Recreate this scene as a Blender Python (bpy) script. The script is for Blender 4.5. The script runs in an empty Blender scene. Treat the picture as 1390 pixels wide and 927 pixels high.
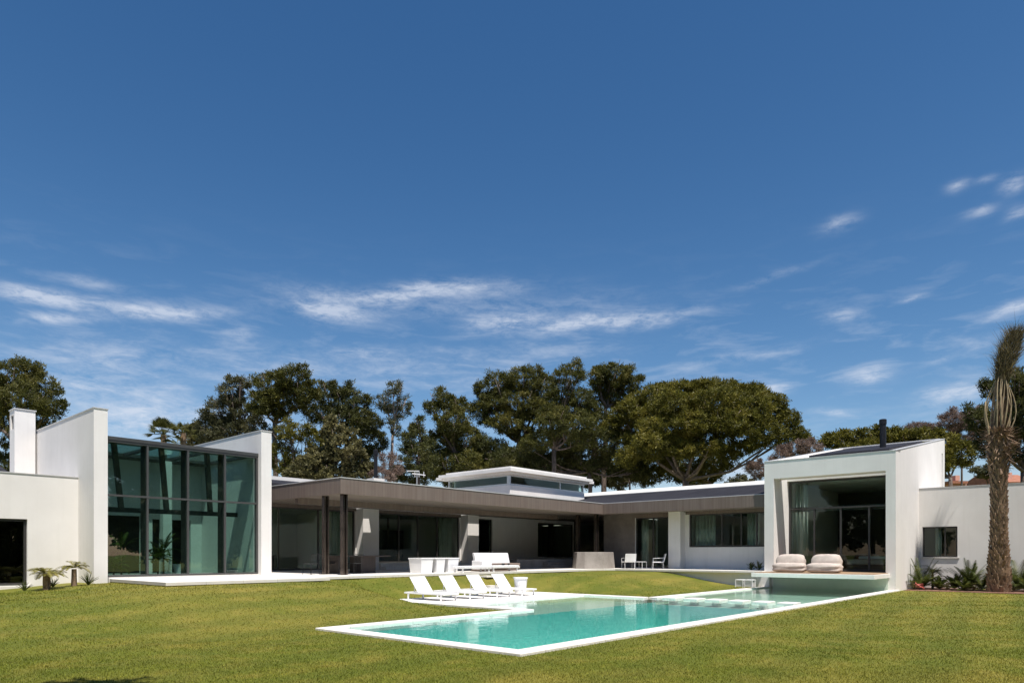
import bpy, math, random
import numpy as np
from mathutils import Vector, Matrix
random.seed(7); RNG = np.random.default_rng(11)
R = math.radians
sc = bpy.context.scene
COL = sc.collection

# ------------------------------------------------------------------ survey frame
# world X runs along the pool, world Y across it, camera stands at the origin, 1.6 m above the coping
AZ = R(41.3); EYE = 1.6; F = 926.7; HOR = 752.0
CF = (math.cos(AZ), math.sin(AZ)); CR = (math.sin(AZ), -math.cos(AZ))
def at(px, py, Z):
    s = (px - 695.0) / F
    return Vector((Z*(CF[0] + CR[0]*s), Z*(CF[1] + CR[1]*s), EYE - Z*(py - HOR)/F))
def sstep(a, b, x):
    t = np.clip((x - a) / (b - a), 0, 1); return t*t*(3 - 2*t)
T = 0.77      # terrace level

# ------------------------------------------------------------------ helpers
def tag(o, label=None, cat=None, group=None, kind=None):
    if label: o['label'] = label
    if cat: o['category'] = cat
    if group: o['group'] = group
    if kind: o['kind'] = kind
    return o
def empty(name, loc, rz=0, label=None, cat=None, group=None):
    o = bpy.data.objects.new(name, None); o.empty_display_size = .2
    o.location = loc; o.rotation_euler = (0, 0, rz); COL.objects.link(o)
    return tag(o, label, cat, group)
def wloc(o):
    v = Vector((0, 0, 0))
    while o is not None:
        v += Vector(o.location); o = o.parent
    return v
def copy_tree(o, parent=None):
    c = o.copy(); COL.objects.link(c)
    if parent is not None: c.parent = parent
    for ch in list(o.children): copy_tree(ch, c)
    return c
class MB:
    def __init__(s): s.v = []; s.f = []
    def add(s, vs, fs):
        n = len(s.v); s.v += [tuple(p) for p in vs]; s.f += [tuple(i + n for i in f) for f in fs]; return s
    def box(s, x0, x1, y0, y1, z0, z1, M=None):
        vs = [Vector(p) for p in ((x0,y0,z0),(x1,y0,z0),(x1,y1,z0),(x0,y1,z0),(x0,y0,z1),(x1,y0,z1),(x1,y1,z1),(x0,y1,z1))]
        if M is not None: vs = [M @ p for p in vs]
        return s.add(vs, [(0,3,2,1),(4,5,6,7),(0,1,5,4),(1,2,6,5),(2,3,7,6),(3,0,4,7)])
    def prism(s, poly, z0, z1, top=None):
        n = len(poly); tp = top or poly
        vs = [(p[0], p[1], z0) for p in poly] + [(p[0], p[1], z1) for p in tp]
        fs = [tuple(range(n))[::-1], tuple(range(n, 2*n))] + [(i, (i+1) % n, n + (i+1) % n, n + i) for i in range(n)]
        return s.add(vs, fs)
    def hexa(s, b, t):      # bottom 4, top 4 points
        return s.add(list(b) + list(t), [(0,3,2,1),(4,5,6,7),(0,1,5,4),(1,2,6,5),(2,3,7,6),(3,0,4,7)])
    def tube(s, pts, rad, n=8, cap=True):
        pts = [Vector(p) for p in pts]
        if not isinstance(rad, (list, tuple)): rad = [rad]*len(pts)
        vs = []; up = Vector((.3, .2, .93))
        for i, p in enumerate(pts):
            d = (pts[min(i+1, len(pts)-1)] - pts[max(i-1, 0)]).normalized()
            if i == 0:
                a = d.cross(up if abs(d.dot(up.normalized())) < .95 else Vector((1, 0, 0))).normalized()
            else:
                a = (a - d*a.dot(d)).normalized()
            b = d.cross(a)
            for k in range(n):
                t = 2*math.pi*k/n
                vs.append(p + (a*math.cos(t) + b*math.sin(t))*rad[i])
        fs = []
        for i in range(len(pts)-1):
            for k in range(n):
                fs.append((i*n+k, i*n+(k+1) % n, (i+1)*n+(k+1) % n, (i+1)*n+k))
        if cap:
            fs.append(tuple(range(n))[::-1]); fs.append(tuple(range((len(pts)-1)*n, len(pts)*n)))
        return s.add(vs, fs)
    def lathe(s, prof, n=24, c=(0, 0, 0)):
        vs = []; fs = []
        for r, z in prof:
            for k in range(n):
                t = 2*math.pi*k/n; vs.append((c[0] + r*math.cos(t), c[1] + r*math.sin(t), c[2] + z))
        for i in range(len(prof)-1):
            for k in range(n):
                fs.append((i*n+k, i*n+(k+1) % n, (i+1)*n+(k+1) % n, (i+1)*n+k))
        fs.append(tuple(range(n))[::-1]); fs.append(tuple(range((len(prof)-1)*n, len(prof)*n)))
        return s.add(vs, fs)
    def build(s, name, mat, parent=None, world=False, smooth=False, bevel=0, seg=2):
        v = s.v
        if world and parent is not None:
            w = wloc(parent); v = [(p[0]-w.x, p[1]-w.y, p[2]-w.z) for p in v]
        me = bpy.data.meshes.new(name); me.from_pydata(v, [], s.f); me.update()
        if smooth: me.polygons.foreach_set('use_smooth', [True]*len(me.polygons))
        me.materials.append(mat)
        o = bpy.data.objects.new(name, me); COL.objects.link(o)
        if parent is not None: o.parent = parent
        if bevel:
            m = o.modifiers.new('bev', 'BEVEL'); m.width = bevel; m.segments = seg; m.limit_method = 'ANGLE'
        return o
def npmesh(name, V, nper, mat, parent=None, smooth=False):
    """V: (N*nper,3) array; every nper verts are one face"""
    me = bpy.data.meshes.new(name); nv = len(V); nf = nv//nper
    me.vertices.add(nv); me.vertices.foreach_set('co', np.ascontiguousarray(V, dtype=np.float32).ravel())
    me.loops.add(nv); me.loops.foreach_set('vertex_index', np.arange(nv, dtype=np.int32))
    me.polygons.add(nf); me.polygons.foreach_set('loop_start', np.arange(0, nv, nper, dtype=np.int32))
    me.polygons.foreach_set('loop_total', np.full(nf, nper, dtype=np.int32))
    me.update(calc_edges=True); me.materials.append(mat)
    o = bpy.data.objects.new(name, me); COL.objects.link(o)
    if parent is not None: o.parent = parent
    return o
def wall_panel(mb, axis, p0, p1, u0, u1, z0, z1, holes=(), ztop=None):
    """solid wall between planes p0<p1 on `axis`('x' = constant X). u is the other axis. holes: (ua,ub,za,zb)"""
    us = sorted({u0, u1, *[h[0] for h in holes], *[h[1] for h in holes]})
    zs = sorted({z0, z1, *[h[2] for h in holes], *[h[3] for h in holes]})
    us = [u for u in us if u0 <= u <= u1]; zs = [z for z in zs if z0 <= z <= z1]
    nu, nz = len(us)-1, len(zs)-1
    def solid(i, j):
        if i < 0 or j < 0 or i >= nu or j >= nz: return False
        uc, zc = (us[i]+us[i+1])/2, (zs[j]+zs[j+1])/2
        return not any(h[0] < uc < h[1] and h[2] < zc < h[3] for h in holes)
    def P(p, u, z): return (p, u, z) if axis == 'x' else (u, p, z)
    for i in range(nu):
        for j in range(nz):
            if not solid(i, j): continue
            a, b, c, d = us[i], us[i+1], zs[j], zs[j+1]
            mb.add([P(p0,a,c),P(p0,b,c),P(p0,b,d),P(p0,a,d)], [(0,1,2,3)])
            mb.add([P(p1,a,c),P(p1,b,c),P(p1,b,d),P(p1,a,d)], [(3,2,1,0)])
            if not solid(i-1, j): mb.add([P(p0,a,c),P(p1,a,c),P(p1,a,d),P(p0,a,d)], [(0,1,2,3)])
            if not solid(i+1, j): mb.add([P(p0,b,c),P(p1,b,c),P(p1,b,d),P(p0,b,d)], [(0,1,2,3)])
            if not solid(i, j-1): mb.add([P(p0,a,c),P(p1,a,c),P(p1,b,c),P(p0,b,c)], [(0,1,2,3)])
            if not solid(i, j+1): mb.add([P(p0,a,d),P(p1,a,d),P(p1,b,d),P(p0,b,d)], [(0,1,2,3)])
    return mb

# ------------------------------------------------------------------ materials
def mat(name):
    m = bpy.data.materials.new(name); m.use_nodes = True
    nt = m.node_tree; b = nt.nodes['Principled BSDF']; return m, nt, b
def N(nt, t, **kw):
    n = nt.nodes.new(t)
    for k, v in kw.items():
        if k in n.inputs.keys(): n.inputs[k].default_value = v
        else: setattr(n, k, v)
    return n
def coords(nt, scale=(1,1,1), rot=(0,0,0)):
    tc = N(nt, 'ShaderNodeTexCoord'); mp = N(nt, 'ShaderNodeMapping')
    g = N(nt, 'ShaderNodeNewGeometry')
    nt.links.new(g.outputs['Position'], mp.inputs['Vector'])
    mp.inputs['Scale'].default_value = scale; mp.inputs['Rotation'].default_value = rot
    return mp.outputs['Vector']
def noise(nt, vec, scale, detail=4, rough=.55):
    n = N(nt, 'ShaderNodeTexNoise'); n.inputs['Scale'].default_value = scale
    n.inputs['Detail'].default_value = detail; n.inputs['Roughness'].default_value = rough
    nt.links.new(vec, n.inputs['Vector']); return n.outputs['Fac']
def ramp(nt, fac, stops):
    r = N(nt, 'ShaderNodeValToRGB'); cr = r.color_ramp
    while len(cr.elements) < len(stops): cr.elements.new(.5)
    for e, (p, c) in zip(cr.elements, stops): e.position = p; e.color = (*c, 1) if len(c) == 3 else c
    nt.links.new(fac, r.inputs['Fac']); return r.outputs['Color']
def mixc(nt, a, b, fac, mode='MIX'):
    m = N(nt, 'ShaderNodeMix'); m.data_type = 'RGBA'; m.blend_type = mode
    for sock, val in ((m.inputs[6], a), (m.inputs[7], b), (m.inputs[0], fac)):
        if hasattr(val, 'links') or hasattr(val, 'is_linked'): nt.links.new(val, sock)
        elif isinstance(val, (int, float)): sock.default_value = val
        else: sock.default_value = (*val, 1)
    return m.outputs[2]
def bump(nt, b, h, strength=.3, dist=.02):
    n = N(nt, 'ShaderNodeBump'); n.inputs['Strength'].default_value = strength; n.inputs['Distance'].default_value = dist
    nt.links.new(h, n.inputs['Height']); nt.links.new(n.outputs['Normal'], b.inputs['Normal'])
def simple(name, col, rough=.6, var=.12, scale=3, metal=0, bmp=0, bscale=60, spec=None):
    m, nt, b = mat(name); v = coords(nt)
    f = noise(nt, v, scale, 5)
    d = tuple(c*(1-var) for c in col); l = tuple(min(1, c*(1+var)) for c in col)
    nt.links.new(ramp(nt, f, [(.3, d), (.7, l)]), b.inputs['Base Color'])
    b.inputs['Roughness'].default_value = rough; b.inputs['Metallic'].default_value = metal
    if spec is not None: b.inputs['Specular IOR Level'].default_value = spec
    if bmp: bump(nt, b, noise(nt, v, bscale, 3), bmp, .01)
    return m
def stucco():
    m, nt, b = mat('white_render'); v = coords(nt)
    f = noise(nt, v, .7, 6, .6); base = ramp(nt, f, [(.3, (.73,.705,.675)), (.7, (.81,.785,.755))])
    streak = noise(nt, coords(nt, (2.2, 2.2, .12)), 2.2, 5, .6)
    c = mixc(nt, base, (.66,.64,.60), ramp(nt, streak, [(.5, (0,0,0)), (.85, (.5,.5,.5))]))
    nt.links.new(c, b.inputs['Base Color']); b.inputs['Roughness'].default_value = .85
    bump(nt, b, noise(nt, v, 90, 3), .25, .006); return m
def fascia():
    m, nt, b = mat('brown_fascia_board'); v = coords(nt, (1,1,.02))
    f = noise(nt, v, 9, 3, .7); g = noise(nt, coords(nt), .8, 4)
    c = ramp(nt, f, [(.3, (.125,.092,.074)), (.7, (.195,.150,.125))])
    c = mixc(nt, c, (.19,.165,.145), ramp(nt, g, [(.45, (0,0,0)), (.8, (.4,.4,.4))]))
    nt.links.new(c, b.inputs['Base Color']); b.inputs['Roughness'].default_value = .6
    bump(nt, b, noise(nt, v, 14, 2), .3, .01); return m
def soffit():
    m, nt, b = mat('slatted_soffit'); v = coords(nt)
    w = N(nt, 'ShaderNodeTexWave'); w.bands_direction = 'Y'; w.inputs['Scale'].default_value = 1.6; w.inputs['Distortion'].default_value = 0
    nt.links.new(v, w.inputs['Vector'])
    nt.links.new(ramp(nt, w.outputs['Fac'], [(.0, (.05,.042,.035)), (.25, (.25,.205,.17)), (1, (.29,.245,.21))]), b.inputs['Base Color'])
    b.inputs['Roughness'].default_value = .7; return m
def concrete(name, c0, c1, board=False):
    m, nt, b = mat(name); v = coords(nt)
    f = noise(nt, v, 1.3, 8, .65); c = ramp(nt, f, [(.3, c0), (.7, c1)])
    pits = noise(nt, v, 22, 3, .6)
    c = mixc(nt, c, tuple(x*.55 for x in c0), ramp(nt, pits, [(.60, (0,0,0)), (.72, (.6,.6,.6))]))
    nt.links.new(c, b.inputs['Base Color']); b.inputs['Roughness'].default_value = .85
    bump(nt, b, pits, .35, .01); return m
def glass(name, tint, f0=.05, tr=1.0):
    m = bpy.data.materials.new(name); m.use_nodes = True; nt = m.node_tree; nt.nodes.clear()
    out = N(nt, 'ShaderNodeOutputMaterial'); g = N(nt, 'ShaderNodeNewGeometry')
    dot = N(nt, 'ShaderNodeVectorMath', operation='DOT_PRODUCT'); nt.links.new(g.outputs['Normal'], dot.inputs[0]); nt.links.new(g.outputs['Incoming'], dot.inputs[1])
    ab = N(nt, 'ShaderNodeMath', operation='ABSOLUTE'); nt.links.new(dot.outputs['Value'], ab.inputs[0])
    om = N(nt, 'ShaderNodeMath', operation='SUBTRACT'); om.inputs[0].default_value = 1; nt.links.new(ab.outputs[0], om.inputs[1])
    pw = N(nt, 'ShaderNodeMath', operation='POWER'); nt.links.new(om.outputs[0], pw.inputs[0]); pw.inputs[1].default_value = 5
    ma = N(nt, 'ShaderNodeMath', operation='MULTIPLY_ADD'); nt.links.new(pw.outputs[0], ma.inputs[0]); ma.inputs[1].default_value = 1-f0; ma.inputs[2].default_value = f0
    t = N(nt, 'ShaderNodeBsdfTransparent'); t.inputs[0].default_value = (*tint, 1)
    gl = N(nt, 'ShaderNodeBsdfGlossy'); gl.inputs['Roughness'].default_value = 0; gl.inputs[0].default_value = (.96,1,.98,1)
    mx = N(nt, 'ShaderNodeMixShader'); nt.links.new(ma.outputs[0], mx.inputs[0]); nt.links.new(t.outputs[0], mx.inputs[1]); nt.links.new(gl.outputs[0], mx.inputs[2])
    nt.links.new(mx.outputs[0], out.inputs[0]); return m, nt, gl
def glass_flat(*a, wob=.0):
    m, nt, gl = glass(*a)
    v = coords(nt); n = N(nt, 'ShaderNodeBump'); n.inputs['Strength'].default_value = .06; n.inputs['Distance'].default_value = .02
    nt.links.new(noise(nt, v, .9, 1), n.inputs['Height']); nt.links.new(n.outputs['Normal'], gl.inputs['Normal']); return m
def water():
    m, nt, gl = glass('pool_water', (.83,.985,.965), .035)
    v = coords(nt); n = N(nt, 'ShaderNodeBump'); n.inputs['Strength'].default_value = .12; n.inputs['Distance'].default_value = .03
    a = noise(nt, v, 3.4, 4, .6)
    nt.links.new(a, n.inputs['Height']); nt.links.new(n.outputs['Normal'], gl.inputs['Normal']); return m
def mosaic(name, cols, s=9):
    m, nt, b = mat(name); v = coords(nt)
    vo = N(nt, 'ShaderNodeTexVoronoi'); vo.inputs['Scale'].default_value = s; nt.links.new(v, vo.inputs['Vector'])
    f = noise(nt, v, s*.9, 5, .7)
    c = ramp(nt, f, [(.25, cols[0]), (.5, cols[1]), (.8, cols[2])])
    nt.links.new(c, b.inputs['Base Color']); b.inputs['Roughness'].default_value = .5; return m
def grass_mat(name, k=1.0, blade=False):
    m, nt, b = mat(name); v = coords(nt)
    big = noise(nt, v, .16, 4, .6); mid = noise(nt, v, 1.1, 5, .65); fine = noise(nt, v, 26 if blade else 40, 3, .7)
    g1, g2, ye = (.090*k,.115*k,.014*k), (.195*k,.205*k,.028*k), (.33*k,.26*k,.060*k)
    c = mixc(nt, g1, g2, ramp(nt, fine, [(.32, (0,0,0)), (.68, (1,1,1))]))
    c = mixc(nt, c, ye, ramp(nt, mid, [(.46, (0,0,0)), (.78, (.65,.65,.65))]))
    c = mixc(nt, c, ye, ramp(nt, big, [(.44, (0,0,0)), (.68, (.55,.55,.55))]))
    w = N(nt, 'ShaderNodeTexWave'); w.bands_direction = 'Y'; w.inputs['Scale'].default_value = .19; w.inputs['Distortion'].default_value = 1.6; w.inputs['Detail Scale'].default_value = .6
    nt.links.new(coords(nt, (1,1,1), (0,0,R(-6))), w.inputs['Vector'])
    c = mixc(nt, c, (.085*k,.115*k,.018*k), ramp(nt, w.outputs['Fac'], [(.25, (0,0,0)), (.8, (.30,.30,.30))]))
    if blade: c = island(nt, c, .6, 1.55)
    nt.links.new(c, b.inputs['Base Color']); b.inputs['Roughness'].default_value = .75; b.inputs['Specular IOR Level'].default_value = .15
    if blade:
        tr = N(nt, 'ShaderNodeBsdfTranslucent'); nt.links.new(c, tr.inputs[0]); mx = N(nt, 'ShaderNodeMixShader'); mx.inputs[0].default_value = .3
        out = nt.nodes['Material Output']; nt.links.new(b.outputs[0], mx.inputs[1]); nt.links.new(tr.outputs[0], mx.inputs[2]); nt.links.new(mx.outputs[0], out.inputs[0])
    else: bump(nt, b, fine, .3, .02)
    return m
def island(nt, c, lo=.5, hi=1.55):
    g = N(nt, 'ShaderNodeNewGeometry'); v = ramp(nt, g.outputs['Random Per Island'], [(0, (lo,lo,lo*.9)), (.6, (1,1,1)), (1, (hi,hi*.97,hi*.9))])
    return mixc(nt, c, v, 1.0, 'MULTIPLY')
def leaf_mat(name, c0, c1, c2, scale=.5, trans=.35):
    m, nt, b = mat(name); v = coords(nt)
    f = noise(nt, v, scale, 4, .7); fi = noise(nt, v, 14, 2, .6)
    c = ramp(nt, f, [(.3, c0), (.52, c1), (.75, c2)])
    c = mixc(nt, c, c2, ramp(nt, fi, [(.5, (0,0,0)), (.75, (.5,.5,.5))]))
    c = island(nt, c)
    nt.links.new(c, b.inputs['Base Color']); b.inputs['Roughness'].default_value = .55; b.inputs['Specular IOR Level'].default_value = .25
    tr = N(nt, 'ShaderNodeBsdfTranslucent'); nt.links.new(c, tr.inputs[0]); mx = N(nt, 'ShaderNodeMixShader'); mx.inputs[0].default_value = trans
    out = nt.nodes['Material Output']; nt.links.new(b.outputs[0], mx.inputs[1]); nt.links.new(tr.outputs[0], mx.inputs[2]); nt.links.new(mx.outputs[0], out.inputs[0])
    return m
def bark(name, c0, c1, s=6):
    m, nt, b = mat(name); v = coords(nt, (1,1,.35)); f = noise(nt, v, s, 6, .7)
    nt.links.new(ramp(nt, f, [(.32, c0), (.68, c1)]), b.inputs['Base Color']); b.inputs['Roughness'].default_value = .9
    bump(nt, b, f, .8, .06); return m
def paving(name, c0, c1, joint=.6, sx=1.2, sy=1.2):
    m, nt, b = mat(name); v = coords(nt)
    br = N(nt, 'ShaderNodeTexBrick'); br.offset = 0; br.inputs['Scale'].default_value = 1; br.inputs['Brick Width'].default_value = sx; br.inputs['Row Height'].default_value = sy
    br.inputs['Mortar Size'].default_value = .006; br.inputs['Color1'].default_value = (*c0, 1); br.inputs['Color2'].default_value = (*c1, 1)
    br.inputs['Mortar'].default_value = (*[x*joint for x in c0], 1); nt.links.new(v, br.inputs['Vector'])
    c = mixc(nt, br.outputs['Color'], tuple(x*.8 for x in c0), ramp(nt, noise(nt, v, 2.5, 6, .65), [(.45, (0,0,0)), (.8, (.6,.6,.6))]))
    nt.links.new(c, b.inputs['Base Color']); b.inputs['Roughness'].default_value = .75; return m
def solar():
    m, nt, b = mat('solar_panel'); v = coords(nt)
    br = N(nt, 'ShaderNodeTexBrick'); br.offset = 0; br.inputs['Scale'].default_value = 1; br.inputs['Brick Width'].default_value = 1.0; br.inputs['Row Height'].default_value = 1.0
    br.inputs['Mortar Size'].default_value = .012; br.inputs['Color1'].default_value = (.022,.022,.028,1); br.inputs['Color2'].default_value = (.030,.030,.037,1); br.inputs['Mortar'].default_value = (.06,.06,.07,1)
    nt.links.new(v, br.inputs['Vector']); nt.links.new(br.outputs['Color'], b.inputs['Base Color']); b.inputs['Roughness'].default_value = .7; b.inputs['Specular IOR Level'].default_value = .12; return m
def wood(name, c0, c1):
    m, nt, b = mat(name); f = noise(nt, coords(nt, (12, .8, 1)), 3, 5, .6)
    nt.links.new(ramp(nt, f, [(.3, c0), (.7, c1)]), b.inputs['Base Color']); b.inputs['Roughness'].default_value = .6; return m
M = {
 'white': stucco(), 'fascia': fascia(), 'soffit': soffit(),
 'concrete': concrete('raw_concrete', (.20,.175,.155), (.34,.31,.28)),
 'conc_dark': concrete('stained_concrete_panel', (.15,.125,.108), (.24,.205,.18)),
 'poolwall': simple('white_render_water_cast', (.60,.68,.58), .6, .05, 2),  # white render, green reflected light of the pool mixed into its colour
 'coping': paving('pool_coping_stone', (.70,.67,.62), (.75,.72,.67), .5, .9, 50),
 'paving': paving('terrace_paving', (.70,.67,.62), (.74,.71,.66)),
 'deckpav': paving('pool_deck_paving', (.78,.75,.71), (.80,.77,.73), .8, .9, .9),
 'metal': simple('dark_bronze_aluminium', (.055,.052,.050), .42, .1, 6, metal=.3),
 'greymetal': simple('grey_window_frame', (.075,.075,.073), .45, .1, 5, metal=.3),
 'bronze': simple('polished_bronze_steel', (.17,.14,.125), .2, .3, 1.5, metal=.9),
 'blackpipe': simple('black_flue_steel', (.02,.02,.024), .4, .2, 4, metal=.4),
 'cap': simple('pale_metal_capping', (.62,.61,.60), .4, .05, 3, metal=.2),
 'glass': glass_flat('green_tinted_glass', (.70,.83,.80), .085),
 'glass_dark': glass_flat('door_glass', (.83,.90,.86), .026),
 'water': water(),
 'deep': mosaic('turquoise_mosaic', ((.13,.50,.46), (.26,.70,.64), (.58,.86,.80)), 10),
 'shallow': mosaic('pale_green_pool_stone', ((.48,.60,.48), (.56,.68,.55), (.66,.76,.65)), 3),
 'lawn': grass_mat('mown_grass_ground', .8), 'blade': grass_mat('grass_blades', 1.25, True),
 'soil': simple('red_brown_mulch', (.17,.085,.055), .95, .5, 9, bmp=.8, bscale=25),
 'solar': solar(), 'wood': wood('teak_deck', (.30,.19,.11), (.42,.29,.18)),
 'darkwood': wood('dark_wenge_wood', (.045,.032,.026), (.085,.062,.05)),
 'inwall': simple('interior_plaster', (.62,.61,.58), .9, .04, 1), 'infloor': simple('interior_floor', (.34,.31,.28), .35, .1, 2),
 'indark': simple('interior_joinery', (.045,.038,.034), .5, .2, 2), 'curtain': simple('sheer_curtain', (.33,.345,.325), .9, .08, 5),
 'whitefurn': simple('white_powder_coat', (.82,.82,.82), .45, .03, 3), 'sling': simple('white_sling_fabric', (.86,.86,.87), .8, .03, 8, bmp=.2, bscale=200),
 'cushion': simple('greige_canvas', (.50,.43,.38), .95, .12, 4, bmp=.5, bscale=30), 'taupe': simple('taupe_upholstery', (.22,.17,.14), .9, .1, 5),
 'black': simple('black_wire', (.015,.015,.015), .5, .2, 5),
 'pink': simple('faded_red_hose', (.52,.12,.10), .5, .1, 5), 'terracotta': simple('terracotta_tiles', (.32,.13,.075), .8, .25, 2),
 'peach': simple('peach_render', (.55,.30,.23), .9, .1, 1), 'greytv': simple('galvanised_metal', (.55,.56,.57), .35, .08, 6, metal=.5),
 'bark': bark('pine_bark', (.055,.040,.032), (.19,.145,.12)), 'barklight': bark('pale_pine_bark', (.14,.105,.085), (.34,.27,.22)),
 'palmbark': bark('palm_bark', (.070,.044,.028), (.38,.255,.16), 8),
 'frondstem': simple('dry_frond_stem', (.30,.23,.13), .8, .45, 3),
 'pine': leaf_mat('aleppo_pine_needles', (.036,.045,.010), (.095,.098,.022), (.185,.160,.038)),
 'pinedark': leaf_mat('dark_pine_needles', (.026,.035,.010), (.066,.073,.020), (.135,.125,.035)),
 'pineolive': leaf_mat('stone_pine_needles', (.055,.060,.009), (.125,.120,.018), (.225,.185,.032)),
 'olive': leaf_mat('olive_green_foliage', (.062,.064,.024), (.135,.125,.052), (.22,.19,.085)),
 'greygreen': leaf_mat('grey_green_foliage', (.048,.056,.028), (.098,.100,.048), (.17,.155,.078)),
 'bare': leaf_mat('brown_budding_twigs', (.11,.072,.060), (.20,.140,.115), (.30,.23,.19)),
 'cycad': leaf_mat('cycad_leaf', (.035,.055,.012), (.080,.105,.022), (.17,.17,.045), 3), 'cycadyel': leaf_mat('yellow_cycad_leaf', (.10,.11,.03), (.22,.20,.05), (.36,.30,.09), 4, .35),
 'palmleaf': leaf_mat('palm_frond', (.045,.055,.016), (.10,.105,.032), (.21,.19,.07), 3), 'drypalm': leaf_mat('dry_tied_frond', (.06,.052,.026), (.15,.125,.062), (.34,.27,.15), 3),
 'flower': simple('pink_flower', (.55,.18,.20), .8, .3, 9),
}

# ------------------------------------------------------------------ ground: one sheet with the pool cut out
PX0, PX1, PY0, PY1 = 8.35, 34.2, 7.15, 13.05       # pool outer
DX0, DX1, DY1 = 15.0, 22.6, 19.15                  # lounger deck
def gz(X, Y):
    X = np.asarray(X, float); Y = np.asarray(Y, float)
    # start line of the rise, depends on X
    st = np.where(X < 15, 12.8 + (19.2-12.8)*sstep(13.2, 15.2, X), np.where(X < 22.4, 19.25, 19.25 + (13.5-19.25)*sstep(22.4, 26.0, X)))
    en = np.where(X < 15, 21.2, np.where(X < 22.4, 21.9, 21.9 + (19.3-21.9)*sstep(22.4, 30, X)))
    z = .69*sstep(st, en, Y)
    z = z*(.68 + .32*sstep(4.5, 8.5, X))
    z = np.where((X > 34.0), np.where(Y > 13.1, .60, 0), z)
    wob = .015*np.sin(X*.9+1)*np.cos(Y*.7) + .01*np.sin(X*2.3+Y*1.7)
    edge = np.minimum.reduce([np.abs(Y-PY0), np.abs(X-PX0), np.abs(Y-DY1)])
    return z - .05 + wob*sstep(0, 2, edge)
def lines(a, b, step, extra, far):
    L = list(np.arange(a, b, step)) + extra
    for f in far: L.append(f)
    L = sorted(L); out = [L[0]]
    for v in L[1:]:
        if v - out[-1] > .02 or v in extra:
            if v - out[-1] <= .02: out[-1] = v
            else: out.append(v)
    return np.array(out)
ci = .15
gx = lines(-12, 46, .3, [PX0+ci, DX0+ci, DX1-ci, PX1-ci, 33.75, 34.0], [-900,-300,-100,-50,-30,-20,60,80,120,200,400,900])
gy = lines(-12, 40, .3, [PY0+ci, PY1-ci, DY1-ci], [-900,-300,-100,-50,-30,-20,50,70,120,200,400,900])
GX, GY = np.meshgrid(gx, gy, indexing='ij'); GZ = gz(GX, GY)
fs = []
ny = len(gy)
def hard(xc, yc):
    return (PX0+ci < xc < PX1-ci and PY0+ci < yc < PY1-ci) or (DX0+ci < xc < DX1-ci and PY1-ci < yc < DY1-ci)
for i in range(len(gx)-1):
    for j in range(ny-1):
        if hard((gx[i]+gx[i+1])/2, (gy[j]+gy[j+1])/2): continue
        fs.append((i*ny+j, (i+1)*ny+j, (i+1)*ny+j+1, i*ny+j+1))
lb = MB(); lb.v = list(zip(GX.ravel().tolist(), GY.ravel().tolist(), GZ.ravel().tolist())); lb.f = fs
lawn = lb.build('lawn', M['lawn'], smooth=True); tag(lawn, 'mown garden lawn rising in a mound towards the house', kind='structure')

# grass blades
TERR = [(8.4,21.0),(14.05,21.0),(14.05,22.0),(33.1,22.0),(33.6,21.5),(33.6,12.9)]
def blades(n, zmin, zmax, seed):
    r = np.random.default_rng(seed)
    u = r.uniform(1/zmax, 1/zmin, n); Z = 1/u; s = r.uniform(-.98, .98, n)
    X = Z*(CF[0]+CR[0]*s); Y = Z*(CF[1]+CR[1]*s)
    k = ~((X > PX0) & (X < PX1) & (Y > PY0) & (Y < PY1)) & ~((X > DX0) & (X < DX1) & (Y > PY1-.1) & (Y < DY1))
    k &= ~((X > 8.4) & (Y > 21.0) & (X < 14.05)) & ~((X >= 14.05) & (Y > 22.0)) & ~((X < 8.6) & (Y > 25.1)) & ~(X > 33.6) | ((X > 33.6) & (Y < 7.1) & (X < 35.6))
    k &= ~((X < 8.0) & (X > -20) & (Y > 26.8))
    X, Y, Z = X[k], Y[k], Z[k]; n = len(X); z = gz(X, Y)
    a = r.uniform(0, 2*np.pi, n); w = .0042*np.clip(Z/8, .7, 3.2)*r.uniform(.6, 1.4, n); h = r.uniform(.012, .032, n)*np.clip(Z/14, 1, 1.5)
    le = r.normal(0, .55, (n, 2))*h[:, None]
    V = np.empty((n, 3, 3))
    V[:, 0] = np.stack([X-np.cos(a)*w, Y-np.sin(a)*w, z-.004], 1); V[:, 1] = np.stack([X+np.cos(a)*w, Y+np.sin(a)*w, z-.004], 1)
    V[:, 2] = np.stack([X+le[:, 0], Y+le[:, 1], z+h], 1)
    return V.reshape(-1, 3)
g = npmesh('grass', blades(620000, 5.0, 34, 3), 3, M['blade']); tag(g, 'short mown grass blades covering the lawn', 'grass', kind='stuff')

# ------------------------------------------------------------------ pool
pool = empty('swimming_pool', ((PX0+PX1)/2, (PY0+PY1)/2, 0), 0, 'long rectangular turquoise swimming pool with white stone rim', 'swimming pool')
cw = .38; zt = .0; zb = -.17
c = MB()
def ring(x0, x1, y0, y1, skip=None):
    pass
c.box(PX0, 34.6, PY0, PY0+cw, zb, zt)                                   # long right side
c.box(PX0, PX0+cw, PY0+cw, PY1-cw, zb, zt)                              # near short side
c.box(PX0, DX0+.4, PY1-cw, PY1, zb, zt)                                 # left side before the deck
c.box(DX1, 34.0, PY1-cw, PY1, zb, zt)
c.build('coping', M['coping'], pool, True, bevel=.012)
WX1 = 34.0
bs = MB(); xd = 22.45
def basin_rect(mb, x0, x1, y0, y1, zf, sides):
    mb.add([(x0,y0,zf),(x1,y0,zf),(x1,y1,zf),(x0,y1,zf)], [(0,1,2,3)])
ix0, iy0, iy1 = PX0+cw, PY0+cw, PY1-cw
d = MB()
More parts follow.
